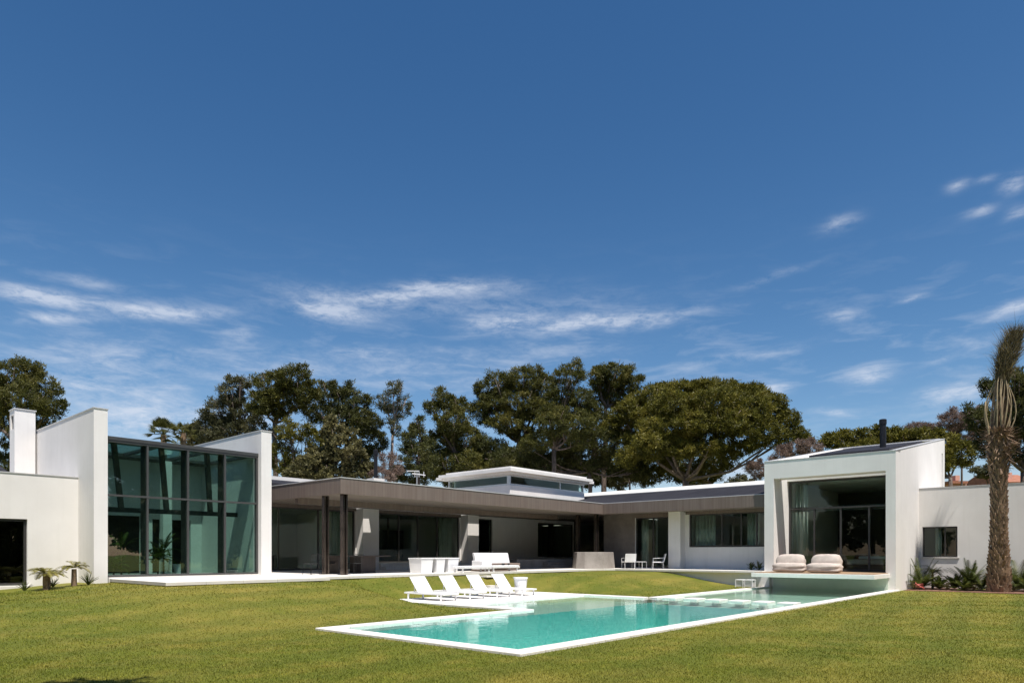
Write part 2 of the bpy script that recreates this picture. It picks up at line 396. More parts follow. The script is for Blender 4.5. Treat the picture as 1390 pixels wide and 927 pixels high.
d.add([(ix0,iy0,-1.15),(xd,iy0,-1.15),(xd,iy1,-1.15),(ix0,iy1,-1.15)], [(0,1,2,3)])
d.add([(ix0,iy0,-1.15),(ix0,iy0,-.165),(xd,iy0,-.165),(xd,iy0,-1.15)], [(0,1,2,3)])
d.add([(ix0,iy1,-1.15),(ix0,iy1,-.165),(xd,iy1,-.165),(xd,iy1,-1.15)], [(0,1,2,3)])
d.add([(ix0,iy0,-1.15),(ix0,iy1,-1.15),(ix0,iy1,-.165),(ix0,iy0,-.165)], [(0,1,2,3)])
d.add([(xd,iy0,-1.15),(xd,iy1,-1.15),(xd,iy1,-.25),(xd,iy0,-.25)], [(0,1,2,3)])
d.build('deep_basin', M['deep'], pool, True)
d = MB()
d.add([(xd,iy0,-.25),(WX1,iy0,-.25),(WX1,iy1,-.25),(xd,iy1,-.25)], [(0,1,2,3)])
d.add([(xd,iy0,-.25),(WX1,iy0,-.25),(WX1,iy0,-.168),(xd,iy0,-.168)], [(0,1,2,3)])
d.add([(xd,iy1,-.25),(WX1,iy1,-.25),(WX1,iy1,-.168),(xd,iy1,-.168)], [(0,1,2,3)])
d.add([(WX1,iy0,-.25),(WX1,iy1,-.25),(WX1,iy1,-.0),(WX1,iy0,-.0)], [(0,1,2,3)])
# ledge beside the loungers
lx0, lx1, ly0, ly1 = DX0+.45, DX1-.35, iy1, 15.75
d.add([(lx0,ly0,-.20),(lx1,ly0,-.20),(lx1,ly1,-.20),(lx0,ly1,-.20)], [(0,1,2,3)])
d.build('shallow_basin', M['shallow'], pool, True)
w = MB(); WZ = -.045
w.add([(ix0,iy0,WZ),(WX1,iy0,WZ),(WX1,iy1,WZ),(ix0,iy1,WZ)], [(0,1,2,3)])
w.add([(lx0,iy1,WZ),(lx1,iy1,WZ),(lx1,ly1,WZ),(lx0,ly1,WZ)], [(0,1,2,3)])
tag(w.build('pool_water', M['water']), 'clear still water of the swimming pool', kind='structure')
dk = MB()
dk.box(DX0, DX1, 15.75, DY1, -.2, .004)
dk.box(DX0, DX0+.45, PY1, 15.75, -.2, .004)
dk.box(DX1-.35, DX1, PY1, 15.75, -.2, .004)
tag(dk.build('pool_deck', M['deckpav'], bevel=.01), 'white stone pool deck under the loungers', kind='structure')
ys = np.linspace(12.2, 8.0, 6)
for i, y in enumerate(ys):
    s_ = MB(); s_.box(-.36, .36, -.27, .27, -.07, .0)
    wd = ['first','second','third','fourth','fifth','sixth'][i]
    o = s_.build('stepping_slab', M['coping'], bevel=.012); o.location = (22.95, y, .012)
    tag(o, 'square white slab crossing the pool water, %s of six counted from the lawn mound' % wd, 'stepping slab', 'white slabs crossing the pool')
    st = MB(); st.box(-.12, .12, -.12, .12, -.24, -.07); st.build('support', M['shallow'], o)

# ------------------------------------------------------------------ terrace
tb = MB()
poly = [(8.4,21.0),(14.05,21.0),(14.05,22.0),(33.1,22.0),(33.55,21.55),(33.55,13.0),(41.5,13.0),(41.5,30.3),(14.3,30.3),(14.3,25.75),(8.4,25.75)]
tb.prism(poly, T-.11, T); tag(tb.build('terrace', M['paving'], bevel=.01), 'pale paved terrace along the house', kind='structure')
rw = MB(); rw.box(33.75, 34.0, 13.0, 21.5, -.3, T-.114); 
tag(rw.build('terrace_edge_wall', M['white']), 'low white retaining wall below the terrace edge, beside the grass mound', 'retaining wall')
for i, (px, py, zz) in enumerate([(661,786,0),(666,791,0),(690,795.5,0)]):
    Z = [31.0, 29.6, 28.8][i]; p = at(px, py, Z)
    s_ = MB(); s_.box(-.3, .3, -.28, .28, -.05, .03); o = s_.build('stepping_stone', M['coping'], bevel=.01)
    o.location = (p.x, p.y, float(gz(p.x, p.y)) + .05)
    tag(o, 'pale stepping stone in the grass mound behind the loungers, %s of three' % ['topmost','middle','lowest'][i], 'stepping stone', 'stepping stones up the grass mound')

# ------------------------------------------------------------------ villa
villa = empty('villa', (24, 30, 0), 0, 'low modern white villa with glass hall, brown canopy and raised end pavilion', 'house')
def part(mb, name, m, label=None, parent=None, bevel=0, smooth=False):
    o = mb.build(name, m, parent or villa, True, bevel=bevel, smooth=smooth)
    if label: o['label'] = label
    return o
def window(axis, p, u0, u1, z0, z1, us=(), zs=(), fw=.06, depth=.12, glassm=None, label=None, framem=None, name='window'):
    """frame mesh (part) with one pane mesh per light (sub-parts). p: plane coordinate"""
    f = MB()
    def B(ua, ub, za, zb, d=depth):
        if axis == 'x': f.box(p-d/2, p+d/2, ua, ub, za, zb)
        else: f.box(ua, ub, p-d/2, p+d/2, za, zb)
    B(u0, u0+fw, z0, z1); B(u1-fw, u1, z0, z1); B(u0+fw, u1-fw, z0, z0+fw); B(u0+fw, u1-fw, z1-fw, z1)
    ulist = [u0+fw] ; cuts = sorted(us)
    zc = sorted(zs)
    for z in zc: B(u0+fw, u1-fw, z-fw/2, z+fw/2, depth*.96)
    zb_ = [z0+fw] + [v for z in zc for v in (z-fw/2, z+fw/2)] + [z1-fw]
    for k in range(0, len(zb_), 2):
        for u in cuts: B(u-fw/2, u+fw/2, zb_[k], zb_[k+1], depth*.92)
    fo = part(f, name, framem or M['metal'], label)
    ub_ = [u0+fw] + [v for u in cuts for v in (u-fw/2, u+fw/2)] + [u1-fw]
    for k in range(0, len(zb_), 2):
        for j in range(0, len(ub_), 2):
            g_ = MB(); e = .002
            if axis == 'x': g_.box(p-.008, p+.008, ub_[j]+e, ub_[j+1]-e, zb_[k]+e, zb_[k+1]-e)
            else: g_.box(ub_[j]+e, ub_[j+1]-e, p-.008, p+.008, zb_[k]+e, zb_[k+1]-e)
            g_.build('pane', glassm or M['glass_dark'], fo, True)
    return fo

# --- glass hall
HY = 25.7; hx0, hx1 = 8.38, 13.83
FY = 25.38
m_ = MB(); m_.box(7.86, 8.28, FY, 33.0, .2, 6.45); part(m_, 'fin_wall', M['white'], 'tall white fin wall left of the glass hall')
m_ = MB(); m_.box(13.80, 14.24, FY, 33.0, .3, 6.5); part(m_, 'fin_wall', M['white'], 'tall white fin wall right of the glass hall')
m_ = MB(); m_.box(7.84, 8.30, FY-.02, 33.02, 6.452, 6.485); part(m_, 'wall_capping', M['cap'])
m_ = MB(); m_.box(13.78, 14.26, FY-.02, 33.02, 6.502, 6.535); part(m_, 'wall_capping', M['cap'])
mus = [8.28+ (13.8-8.28)*t for t in (.252, .505, .748)]
def xat(px, Y):
    s = (px-695)/F; return Y*(CF[0]+CR[0]*s)/(CF[1]+CR[1]*s)
mus = [xat(p, HY) for p in (199.5, 254.4, 304.6)]
window('y', HY, 8.283, 13.797, .82, 5.50, mus, [3.62], .068, .16, M['glass'], 'two-storey glass wall of the hall in a grey grid frame', M['greymetal'], 'glass_wall')
m_ = MB()
for x in mus:
    m_ = MB(); m_.box(x-.05, x+.05, HY+.09, HY+.45, .82, 5.45); part(m_, 'mullion_fin', M['indark'])
m_ = MB(); m_.box(8.28, 13.8, HY-.12, HY+.3, .58, .815); part(m_, 'door_sill', M['coping'])
m_ = MB(); m_.box(8.283, 13.797, HY-.1, 26.6, 5.505, 5.62); m_.box(8.283, 13.797, 29.6, 33.0, 5.505, 5.62)
for x in (8.283, 10.2, 12.0, 13.65): m_.box(x, x+.14, 26.602, 29.598, 5.505, 5.615)
ro = part(m_, 'hall_roof', M['greymetal'])
for a_, b_ in ((8.43, 10.19), (10.35, 11.99), (12.15, 13.64)):
    m_ = MB(); m_.box(a_, b_, 26.61, 29.59, 5.56, 5.58); m_.build('skylight', M['glass'], ro, True)
m_ = MB(); m_.box(8.29, 13.79, HY+.32, 33.0, .6, .80); part(m_, 'hall_floor', M['infloor'])
m_ = MB(); wall_panel(m_, 'y', 30.6, 30.8, 8.29, 13.79, .8, 5.5, [(8.5,9.3,.8,2.9),(9.9,11.25,.8,3.2),(11.7,12.05,.8,3.1),(12.4,13.3,.8,3.1)]); part(m_, 'interior_wall', M['inwall'])
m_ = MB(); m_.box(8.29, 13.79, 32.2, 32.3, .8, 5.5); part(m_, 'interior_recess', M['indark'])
for x in (9.3, 10.9, 12.6):
    m_ = MB(); m_.hexa([(x,HY+1.6,3.3),(x+.16,HY+1.6,3.3),(x+.16,HY+1.76,3.3),(x,HY+1.76,3.3)], [(x-.55,HY+.7,5.5),(x-.39,HY+.7,5.5),(x-.39,HY+.86,5.5),(x-.55,HY+.86,5.5)]); part(m_, 'roof_strut', M['indark'])
m_ = MB(); m_.box(8.29, 13.79, HY+1.6, HY+1.8, 3.15, 3.32); part(m_, 'interior_beam', M['indark'])
m_ = MB(); m_.box(11.5, 11.85, 29.0, 29.3, .8, 5.4); part(m_, 'interior_pillar', M['inwall'])

# --- chimney on the left
m_ = MB(); wall_panel(m_, 'x', 7.12, 7.18, 31.8, 32.5, 4.0, 7.2, [(31.95,32.35,6.45,7.0)]); m_.box(7.18, 7.80, 31.8, 32.5, 4.0, 7.2)
ch = part(m_, 'chimney', M['white'], 'square white chimney beside the left fin wall')
m_ = MB(); m_.box(7.172, 7.179, 31.96, 32.34, 6.46, 6.99); m_.build('vent', M['indark'], ch, True)
m_ = MB(); m_.box(7.09, 7.83, 31.77, 32.53, 7.202, 7.24); m_.build('cap', M['cap'], ch, True)
# --- left low wing
m_ = MB(); wall_panel(m_, 'y', 26.93, 27.2, -9.0, 7.86, .2, 4.24, [(3.4, 6.38, .57, 2.76)]); part(m_, 'wall', M['white'], 'white wall of the low left wing')
m_ = MB(); m_.box(-9.02, 7.858, 26.91, 27.22, 4.242, 4.275); part(m_, 'wall_capping', M['cap'])
window('y', 27.06, 3.42, 6.36, .60, 2.74, [4.9], (), .06, .10, M['glass_dark'], 'dark sliding door at the left edge', M['metal'], 'sliding_door')
m_ = MB(); m_.box(3.3, 6.45, 26.72, 26.925, .42, .565); part(m_, 'door_sill', M['coping'])
m_ = MB(); m_.box(-9, 7.85, 27.2, 36, 4.0, 4.08); part(m_, 'roof', M['cap'])
m_ = MB(); m_.box(-9, 7.85, 27.2, 33, .4, .58); part(m_, 'floor', M['infloor'])
m_ = MB(); m_.box(-9, 7.85, 32.8, 33, .58, 4.0); m_.box(-9, -8.8, 27.2, 32.8, .58, 4.0); part(m_, 'interior_wall', M['indark'])
m_ = MB(); m_.hexa([(2,29.0,4.3),(6.4,29.0,4.3),(6.4,31,4.3),(2,31,4.3)], [(2,29.0,4.42),(6.4,29.0,4.42),(6.4,31,4.95),(2,31,4.95)]); part(m_, 'solar_panel', M['solar'])

# --- dining + living block behind the canopy
WY = 30.1
cX0, cX1, cY0 = 15.8, 34.3, 22.9
m_ = MB(); wall_panel(m_, 'y', WY, WY+.3, 14.24, 41.3, .5, 4.0,
    [(14.3, 21.7, .80, 3.9), (22.85, 29.4, 1.13, 3.88), (31.0, 32.35, 1.45, 3.85), (37.0, 41.2, 1.42, 3.8)]); part(m_, 'wall', M['white'], 'shaded back wall of the covered terrace')
window('y', WY+.12, 14.32, 21.68, .82, 3.89, [15.2, 17.3, 19.5], (), .07, .1, M['glass_dark'], 'dark glazed doors of the dining room', M['metal'], 'sliding_door')
window('y', WY+.12, 22.87, 29.38, 1.15, 3.87, [24.7, 26.1, 27.6], (), .07, .1, M['glass_dark'], 'dark glazed doors of the living room', M['metal'], 'sliding_door')
window('y', WY+.12, 31.02, 32.33, 1.47, 3.84, [], (), .06, .1, M['glass_dark'], 'narrow dark window by the second pillar', M['metal'])
window('y', WY+.12, 37.02, 41.18, 1.44, 3.79, [], (), .08, .1, M['glass_dark'], 'wide dark picture window at the back of the loggia', M['metal'])
m_ = MB(); m_.box(21.75, 22.78, 29.5, WY-.002, .77, 4.0); part(m_, 'pillar', M['white'], 'white pillar behind the brown bench')
m_ = MB(); m_.box(29.5, 30.45, 29.5, WY-.002, .77, 4.0); part(m_, 'pillar', M['white'], 'white pillar behind the white sofa')
m_ = MB(); m_.box(22.8, 29.45, 29.35, WY-.003, .772, 1.125); m_.box(22.82, 29.43, 28.95, 29.345, .772, .95); part(m_, 'door_step', M['coping'])
# canopy (L-shaped slab with light slot)
sy0, sy1, sx0, sx1 = 28.82, 29.28, 19.5, 31.2
m_ = MB()
m_.box(cX0, cX1, cY0, cY0+.12, 4.0, 4.62); m_.box(cX0, cX0+.12, cY0+.12, 30.0, 4.0, 4.62)
m_.box(cX1, cX1+.12, 13.08, cY0+.12, 4.0, 4.62)
part(m_, 'canopy_fascia', M['fascia'], 'brown ribbed fascia of the canopy')
m_ = MB()
m_.box(cX0-.02, cX1+.02, cY0-.02, cY0+.16, 4.622, 4.655); m_.box(cX0-.02, cX0+.16, cY0+.163, 30.0, 4.622, 4.655); m_.box(cX1+.022, cX1+.16, 13.08, cY0+.16, 4.622, 4.655)
part(m_, 'canopy_capping', M['cap'])
m_ = MB()
z0, z1 = 4.04, 4.5
m_.box(cX0+.12, sx0, cY0+.12, WY-.01, z0, z1); m_.box(sx0, sx1, cY0+.12, sy0, z0, z1); m_.box(sx0, sx1, sy1, WY-.01, z0, z1); m_.box(sx1, 34.42, cY0+.12, 27.3, z0, z1); m_.box(sx1, 31.4, 27.3, WY-.01, z0, z1)
m_.box(34.42, 41.5, 22.3, 27.3, z0, z1-.003); m_.box(37.9, 41.5, 27.3, WY-.01, z0, z1-.003); m_.box(31.4, 37.9, 29.9, WY-.01, z0, z1)
m_.box(34.42, 36.25, 13.08, 22.3, z0+.003, z1-.006)
part(m_, 'canopy_slab', M['soffit'])
m_ = MB()     # deep downstand beam at mid canopy
m_.box(cX0+.2, cX1, 26.3, 26.55, 3.78, 4.039); part(m_, 'canopy_beam', M['fascia'])
def column(x, y, lab):
    m_ = MB(); m_.box(x-.11, x-.03, y-.08, y+.10, T, 4.02); m_.box(x+.04, x+.11, y-.11, y+.07, T, 4.02); m_.box(x-.03, x+.04, y-.02, y+.01, T, 4.02)
    m_.box(x-.2, x+.2, y-.17, y+.15, T, T+.015)
    part(m_, 'canopy_column', M['bronze'], lab)
column(16.2, 23.25, 'front bronze column at the left canopy corner'); column(16.2, 24.55, 'rear bronze column at the left canopy corner')
column(34.35, 23.4, 'front bronze column at the inner corner'); column(34.35, 24.75, 'rear bronze column at the inner corner')
# dining block upper roof
m_ = MB(); m_.hexa([(14.3,29.6,4.56),(21,29.6,4.56),(21,31.9,4.56),(14.3,31.9,4.56)], [(14.3,29.6,4.95),(21,29.6,4.95),(21,31.9,5.38),(14.3,31.9,5.38)]); part(m_, 'solar_panel', M['solar'], 'dark panels on the sloping roof behind the canopy')
m_ = MB(); m_.box(14.24, 21, 31.9, 32.1, 4.0, 5.56); part(m_, 'parapet', M['white'])
# interiors
m_ = MB(); m_.box(14.3, 22.6, WY+.3, 37, .6, .80); m_.box(22.6, 41.3, WY+.3, 37, .9, 1.12); part(m_, 'floor', M['infloor'])
m_ = MB(); wall_panel(m_, 'y', 36.8, 37, 14.3, 41.3, .8, 4.0, [(17.4,19.6,1.6,3.3),(26.6,27.3,1.1,3.2)]); m_.box(22.3, 22.5, WY+.3, 36.8, .8, 4.0); m_.box(30.2, 30.4, WY+.3, 36.8, 1.1, 4.0); part(m_, 'interior_wall', M['inwall'])
m_ = MB(); m_.box(14.3, 41.3, WY+.3, 37, 4.0, 4.25); part(m_, 'roof', M['cap'])
for bb in ((22.9, 25.4, 36.3, 36.79, 1.12, 3.3), (28.2, 30.0, 36.2, 36.79, 1.12, 3.2), (14.5, 17.0, 36.2, 36.79, .8, 3.1), (31, 36.5, 36.2, 36.79, 1.12, 3.6)):
    m_ = MB(); m_.box(*bb); part(m_, 'interior_joinery', M['indark'])
# loggia
m_ = MB(); m_.box(30.0, 41.3, 26.0, WY-.01, T+.002, 1.30); part(m_, 'loggia_plinth', M['concrete'], 'raised concrete plinth of the loggia')
m_ = MB(); m_.box(32.4, 34.0, 25.1, 25.99, T+.002, .94); m_.box(32.4, 34.0, 25.55, 25.99, .942, 1.12); part(m_, 'loggia_step', M['concrete'])
for bb in ((14.3, 21.72, WY-.04, WY-.003, 3.88, 4.035), (22.82, 29.46, WY-.04, WY-.003, 3.86, 4.035)):
    m_ = MB(); m_.box(*bb); part(m_, 'lintel_trim', M['fascia'])
for bb in ((36.15, 36.197, 13.1, 18.45, 3.88, 4.035), (36.15, 36.197, 19.26, 21.8, 3.80, 4.035)):
    m_ = MB(); m_.box(*bb); part(m_, 'lintel_trim', M['fascia'])
m_ = MB(); m_.box(36.2, 36.5, 21.823, 24.09, T, 4.04); part(m_, 'concrete_panel', M['conc_dark'], 'raw concrete wall panel right of the inner corner columns')
window('x', 41.2, 24.4, 30.0, 1.3, 3.9, [26.2, 28.0], (), .08, .1, M['glass_dark'], 'dark glazing on the side of the loggia', M['metal'])
m_ = MB(); m_.box(36.5, 41.5, 24.1, 24.3, T, 4.04); m_.box(41.3, 41.5, 24.3, 30.1, T, 4.04); part(m_, 'interior_joinery', M['indark'])
# --- right wing
RX = 36.2
m_ = MB(); wall_panel(m_, 'x', RX, RX+.3, 13.1, 21.82, .3, 4.04, [(19.35, 21.8, .8, 3.82), (13.2, 18.25, 2.0, 3.9)]); part(m_, 'wall', M['white'], 'shaded white wall of the right wing')
window('x', RX+.1, 19.37, 21.78, .82, 3.80, [20.6], (), .07, .1, M['glass_dark'], 'dark glazed door of the right wing', M['metal'], 'sliding_door')
window('x', RX+.1, 13.22, 18.23, 2.02, 3.88, [14.35, 15.2, 16.3], (), .07, .1, M['glass_dark'], 'long dark strip window of the right wing', M['metal'])
m_ = MB(); m_.box(35.6, RX-.002, 18.5, 19.25, T, 4.04); part(m_, 'pillar', M['white'], 'white pillar between door and strip window')
m_ = MB(); m_.box(36.5, 43, 13.2, 24.0, .6, .78); part(m_, 'floor', M['infloor'])
m_ = MB(); m_.box(42.8, 43, 13.2, 24.0, .78, 4.2); m_.box(36.5, 42.8, 18.4, 18.6, .78, 4.2); part(m_, 'interior_wall', M['inwall'])
for bb in ((42.3, 42.79, 13.4, 16.0, .78, 3.3), (42.3, 42.79, 19.5, 22.0, .78, 3.3)):
    m_ = MB(); m_.box(*bb); part(m_, 'interior_joinery', M['indark'])
m_ = MB(); m_.hexa([(34.6,13.08,4.5),(40.0,13.08,4.5),(40.0,30.5,4.5),(34.6,30.5,4.5)], [(34.6,13.08,4.68),(40.0,13.08,5.70),(40.0,30.5,5.70),(34.6,30.5,4.68)]); part(m_, 'solar_panel', M['solar'], 'dark panels on the sloping right wing roof')
m_ = MB(); m_.hexa([(40.01,13.08,4.5),(41.6,13.08,4.5),(41.6,31.0,4.5),(40.01,31.0,4.5)], [(40.01,13.08,5.74),(41.6,13.08,6.12),(41.6,31.0,6.12),(40.01,31.0,5.74)]); part(m_, 'roof_ridge', M['inwall'], 'cream capping slab along the top of the right wing roof')
m_ = MB(); m_.box(36.5, 43, 13.2, 24.09, 4.05, 4.2); part(m_, 'roof', M['cap'])
m_ = MB(); m_.box(41.301, 46, 24.3, 37, 4.05, 4.22); part(m_, 'roof', M['cap'])
m_ = MB(); m_.box(41.3, 46, 36.8, 37, .6, 4.04); m_.box(45.8, 46, 24.3, 36.8, .6, 4.02); m_.box(41.6, 46, 24.1, 24.29, .6, 4.02); part(m_, 'interior_wall', M['inwall'])
# curtains
def curtain(axis, p, u0, u1, z0, z1, lab=None):
    m_ = MB(); n = max(8, int((u1-u0)/.05)); vs = []
    for i in range(n+1):
        u = u0 + (u1-u0)*i/n; q = p + .05*math.sin(i*1.55) + .02*math.sin(i*.7)
        for z in (z0, z1): vs.append((q, u, z) if axis == 'x' else (u, q, z))
    m_.add(vs, [(2*i, 2*i+2, 2*i+3, 2*i+1) for i in range(n)])
    o = part(m_, 'curtain', M['curtain'], lab, smooth=True); md = o.modifiers.new('thick', 'SOLIDIFY'); md.thickness = .008
    return o
curtain('y', WY+.55, 28.2, 29.3, 1.13, 3.85); curtain('y', WY+.55, 20.6, 21.6, .82, 3.85)
curtain('x', RX+.55, 16.9, 18.1, .8, 3.9); curtain('x', RX+.6, 14.4, 15.1, .8, 3.9); curtain('x', RX+.6, 13.5, 13.8, .8, 3.9); curtain('x', RX+.55, 21.2, 21.7, .8, 3.8)
# --- lantern
def lantern():
    x0, x1, y0, y1 = 30.55, 38.2, 27.0, 32.4
    m_ = MB(); m_.box(x0, x1, y0, y0+.2, 4.4, 5.74); m_.box(x0, x0+.2, y0+.2, y1, 4.4, 5.74); m_.box(x1-.2, x1, y0+.2, y1, 4.4, 5.74); m_.box(x0+.2, x1-.2, y1-.2, y1, 4.4, 5.74)
    part(m_, 'lantern_wall', M['white'], 'white base of the clerestory roof lantern')
    m_ = MB(); e = .42; m_.box(x0-e, x1+e, y0-e, y1+e, 6.52, 6.70); m_.box(x0-e+.22, x1+e-.22, y0-e+.22, y1+e-.22, 6.38, 6.519)
    m_.box(x0-e+.1, x1+e-.6, y0-e+.1, y1+e-.6, 6.702, 6.80)
    part(m_, 'lantern_roof', M['white'], 'white flat slab over the roof lantern')
    m_ = MB(); m_.box(x1+.425, x1+1.0, y0-.1, y0+.8, 6.45, 6.62); part(m_, 'gutter_spout', M['white'])
    m_ = MB(); m_.box(x0-.1, x0+.8, y1+.425, y1+1.0, 6.45, 6.62); part(m_, 'gutter_spout', M['white'])
    window('y', y0+.1, x0+.02, x1-.02, 5.745, 6.378, [x0+5.0], (), .1, .12, M['glass_dark'], 'front clerestory glazing of the lantern', M['greytv'])
    window('x', x0+.1, y0+.18, y1-.02, 5.745, 6.378, [], (), .1, .12, M['glass_dark'], 'side clerestory glazing of the lantern', M['greytv'])
    m_ = MB(); m_.box(x0+.3, x1-.02, y1-.4, y1-.3, 5.74, 6.38); m_.box(x1-.3, x1-.2, y0+.3, y1-.4, 5.74, 6.38); part(m_, 'interior_wall', M['inwall'])
lantern()
# flue and base on the canopy roof
def flue(px, py0, py1, Z, r, lab, boxed=True):
    p = at(px, py0, Z); q = at(px, py1, Z); m_ = MB()
    m_.lathe([(r, 0), (r, (q.z-p.z)-.28), (r*1.18, (q.z-p.z)-.27), (r*1.18, (q.z-p.z)-.03), (r*.9, q.z-p.z)], 16, (p.x, p.y, p.z)); o = part(m_, 'flue_pipe', M['blackpipe'], lab, smooth=False)
    if boxed:
        m_ = MB(); m_.box(p.x-.35, p.x+.35, p.y-.3, p.y+.3, 4.4, p.z+.05); m_.build('flue_base', M['white'], o, True)
flue(510, 651, 610, 36, .1, 'black flue pipe above the canopy')
# --- pavilion
P0, P1, Q0, Q1 = 34.0, 45.8, 7.2, 13.06
top0, top1 = 6.2, 8.2
def zroof(x): return top0 + (top1-top0)*(x-P0)/(P1-P0)
oy0, oy1, oz = 7.6, 12.59, 5.34
m_ = MB()
# front frame
wall_panel(m_, 'x', P0, P0+.9, Q0, Q1, -.3, 6.2, [(oy0, oy1, .76, oz)])
part(m_, 'front_frame', M['white'], 'white portal frame facing the pool')
m_ = MB()
def side(mb, y0, y1, x0, x1, zb):
    mb.hexa([(x0,y0,zb),(x1,y0,zb),(x1,y1,zb),(x0,y1,zb)], [(x0,y0,zroof(x0)),(x1,y0,zroof(x1)),(x1,y1,zroof(x1)),(x0,y1,zroof(x0))])
side(m_, Q0, oy0, P0+.902, 44.9, -.3)
side(m_, Q0, oy0, 45.25, P1, -.3); m_.box(44.9, 45.25, Q0, oy0, -.3, 4.9); m_.box(44.9, 45.25, Q0+.25, oy0, 4.9, 7.3)
m_.hexa([(44.9,Q0,7.3),(45.25,Q0,7.3),(45.25,oy0,7.3),(44.9,oy0,7.3)], [(44.9,Q0,zroof(44.9)),(45.25,Q0,zroof(45.25)),(45.25,oy0,zroof(45.25)),(44.9,oy0,zroof(44.9))])
side(m_, oy1, Q1, P0+.902, P1, -.3); m_.box(P1-.3, P1, oy0, oy1, .5, 7.9)
part(m_, 'wall', M['white'], 'white side walls of the pavilion')
m_ = MB()
side_top = .04
for (ya, yb) in ((Q0-.02, Q0+.22), (Q1-.22, Q1+.02)):
    m_.hexa([(P0-.02,ya,6.2),(P1+.02,ya,top1+.003),(P1+.02,yb,top1+.003),(P0-.02,yb,6.2)], [(P0-.02,ya,6.235),(P1+.02,ya,top1+.035),(P1+.02,yb,top1+.035),(P0-.02,yb,6.235)])
m_.box(P0-.02, P0+.2, Q0+.221, Q1-.221, 6.203, 6.236); m_.box(P1-.2, P1+.02, Q0+.221, Q1-.221, 8.16, 8.236)
part(m_, 'wall_capping', M['cap'])
m_ = MB(); m_.hexa([(35.85,oy0,5.35),(45.5,oy0,5.35),(45.5,oy1,5.35),(35.85,oy1,5.35)], [(35.85,oy0,zroof(35.85)-.12),(45.5,oy0,zroof(45.5)-.12),(45.5,oy1,zroof(45.5)-.12),(35.85,oy1,zroof(35.85)-.12)]); part(m_, 'roof', M['white'])
m_ = MB(); m_.hexa([(37.4,8.2,6.5),(45.2,8.2,7.8),(45.2,12.0,7.8),(37.4,12.0,6.5)], [(37.4,8.2,zroof(37.4)+.02),(45.2,8.2,zroof(45.2)+.02),(45.2,12.0,zroof(45.2)+.02),(37.4,12.0,zroof(37.4)+.02)]); part(m_, 'solar_panel', M['solar'], 'dark panels on the pavilion roof')
GXp = 36.15
window('x', GXp, oy0+.02, oy1-.03, .79, 5.33, [], [3.92], .07, .14, M['glass_dark'], 'tall glazed wall of the pavilion', M['metal'], 'glass_wall')
m_ = MB()
for px in (1105.6, 1141.5, 1180):
    s = (px-695)/F; y = GXp*(CF[1]+CR[1]*s)/(CF[0]+CR[0]*s); m_.box(GXp-.05, GXp+.05, y-.04, y+.04, .86, 3.88)
part(m_, 'door_stile', M['metal'])
m_ = MB(); m_.box(GXp+.08, GXp+.2, oy0+.02, oy1-.03, 3.78, 4.02); part(m_, 'transom_beam', M['indark'])
m_ = MB(); m_.box(36.3, 45.5, oy0, oy1, .5, .78); part(m_, 'floor', M['darkwood'])
m_ = MB(); m_.box(44.6, 45.4, oy0+.01, oy1-.01, .78, 5.3); part(m_, 'interior_joinery', M['indark'])
curtain('x', GXp+.35, 11.75, 12.5, .8, 5.25, 'tall pale curtain at the left of the pavilion glazing')
m_ = MB(); m_.box(31.35, 33.998, 7.43, 12.66, .55, .735); plat = part(m_, 'cantilever_platform', M['white'], 'white slab cantilevered over the water', bevel=.008)
m_ = MB()
for i in range(38):
    y = 7.50 + i*.1345; m_.box(31.6, 36.05, y, y+.125, .737, .765)
m_.build('wood_decking', M['wood'], plat, True)
# hopper-shaped wall under the platform and foot wall
m_ = MB(); m_.box(33.7, 33.998, 12.7, 14.2, -.2, .654); part(m_, 'base_wall', M['white'])
m_ = MB(); m_.box(33.94, 33.997, 7.5, 12.6, -.1, .548); part(m_, 'water_wall', M['poolwall'], 'white wall between platform and water, coloured with the green light off the pool')  # white wall sheet, green bounce from the water painted on as colour
flue(1198.5, 612, 569, 36.2, .155, 'thick black flue pipe on the pavilion roof', False)
# --- right low wing
LX = 38.85
m_ = MB(); wall_panel(m_, 'x', LX, LX+.3, -14.0, Q0-.002, -.3, 4.84, [(5.58, 7.05, 1.46, 2.95)]); part(m_, 'wall', M['white'], 'low white wall behind the planted bed')
m_ = MB(); m_.box(LX-.02, LX+.32, -14, Q0-.01, 4.843, 4.875); part(m_, 'wall_capping', M['cap'])
window('x', LX+.12, 5.60, 7.03, 1.48, 2.93, [6.1], (), .05, .1, M['glass_dark'], 'square window above the planted bed', M['metal'])
m_ = MB(); m_.box(LX-.05, LX+.1, 5.5, 7.12, 1.405, 1.457); part(m_, 'window_sill', M['coping'])
m_ = MB(); m_.box(LX+.3, 45, 3, Q0-.01, .5, .78); m_.box(43, 43.2, 3, 7.19, .78, 4.5); m_.box(39.2, 43, 3, 3.2, .78, 4.5); part(m_, 'interior_wall', M['inwall'])
m_ = MB(); m_.box(LX+.3, 45, -14, Q0-.01, 4.5, 4.7); part(m_, 'roof', M['cap'])
curtain('x', LX+.4, 6.3, 6.55, .9, 3.0)
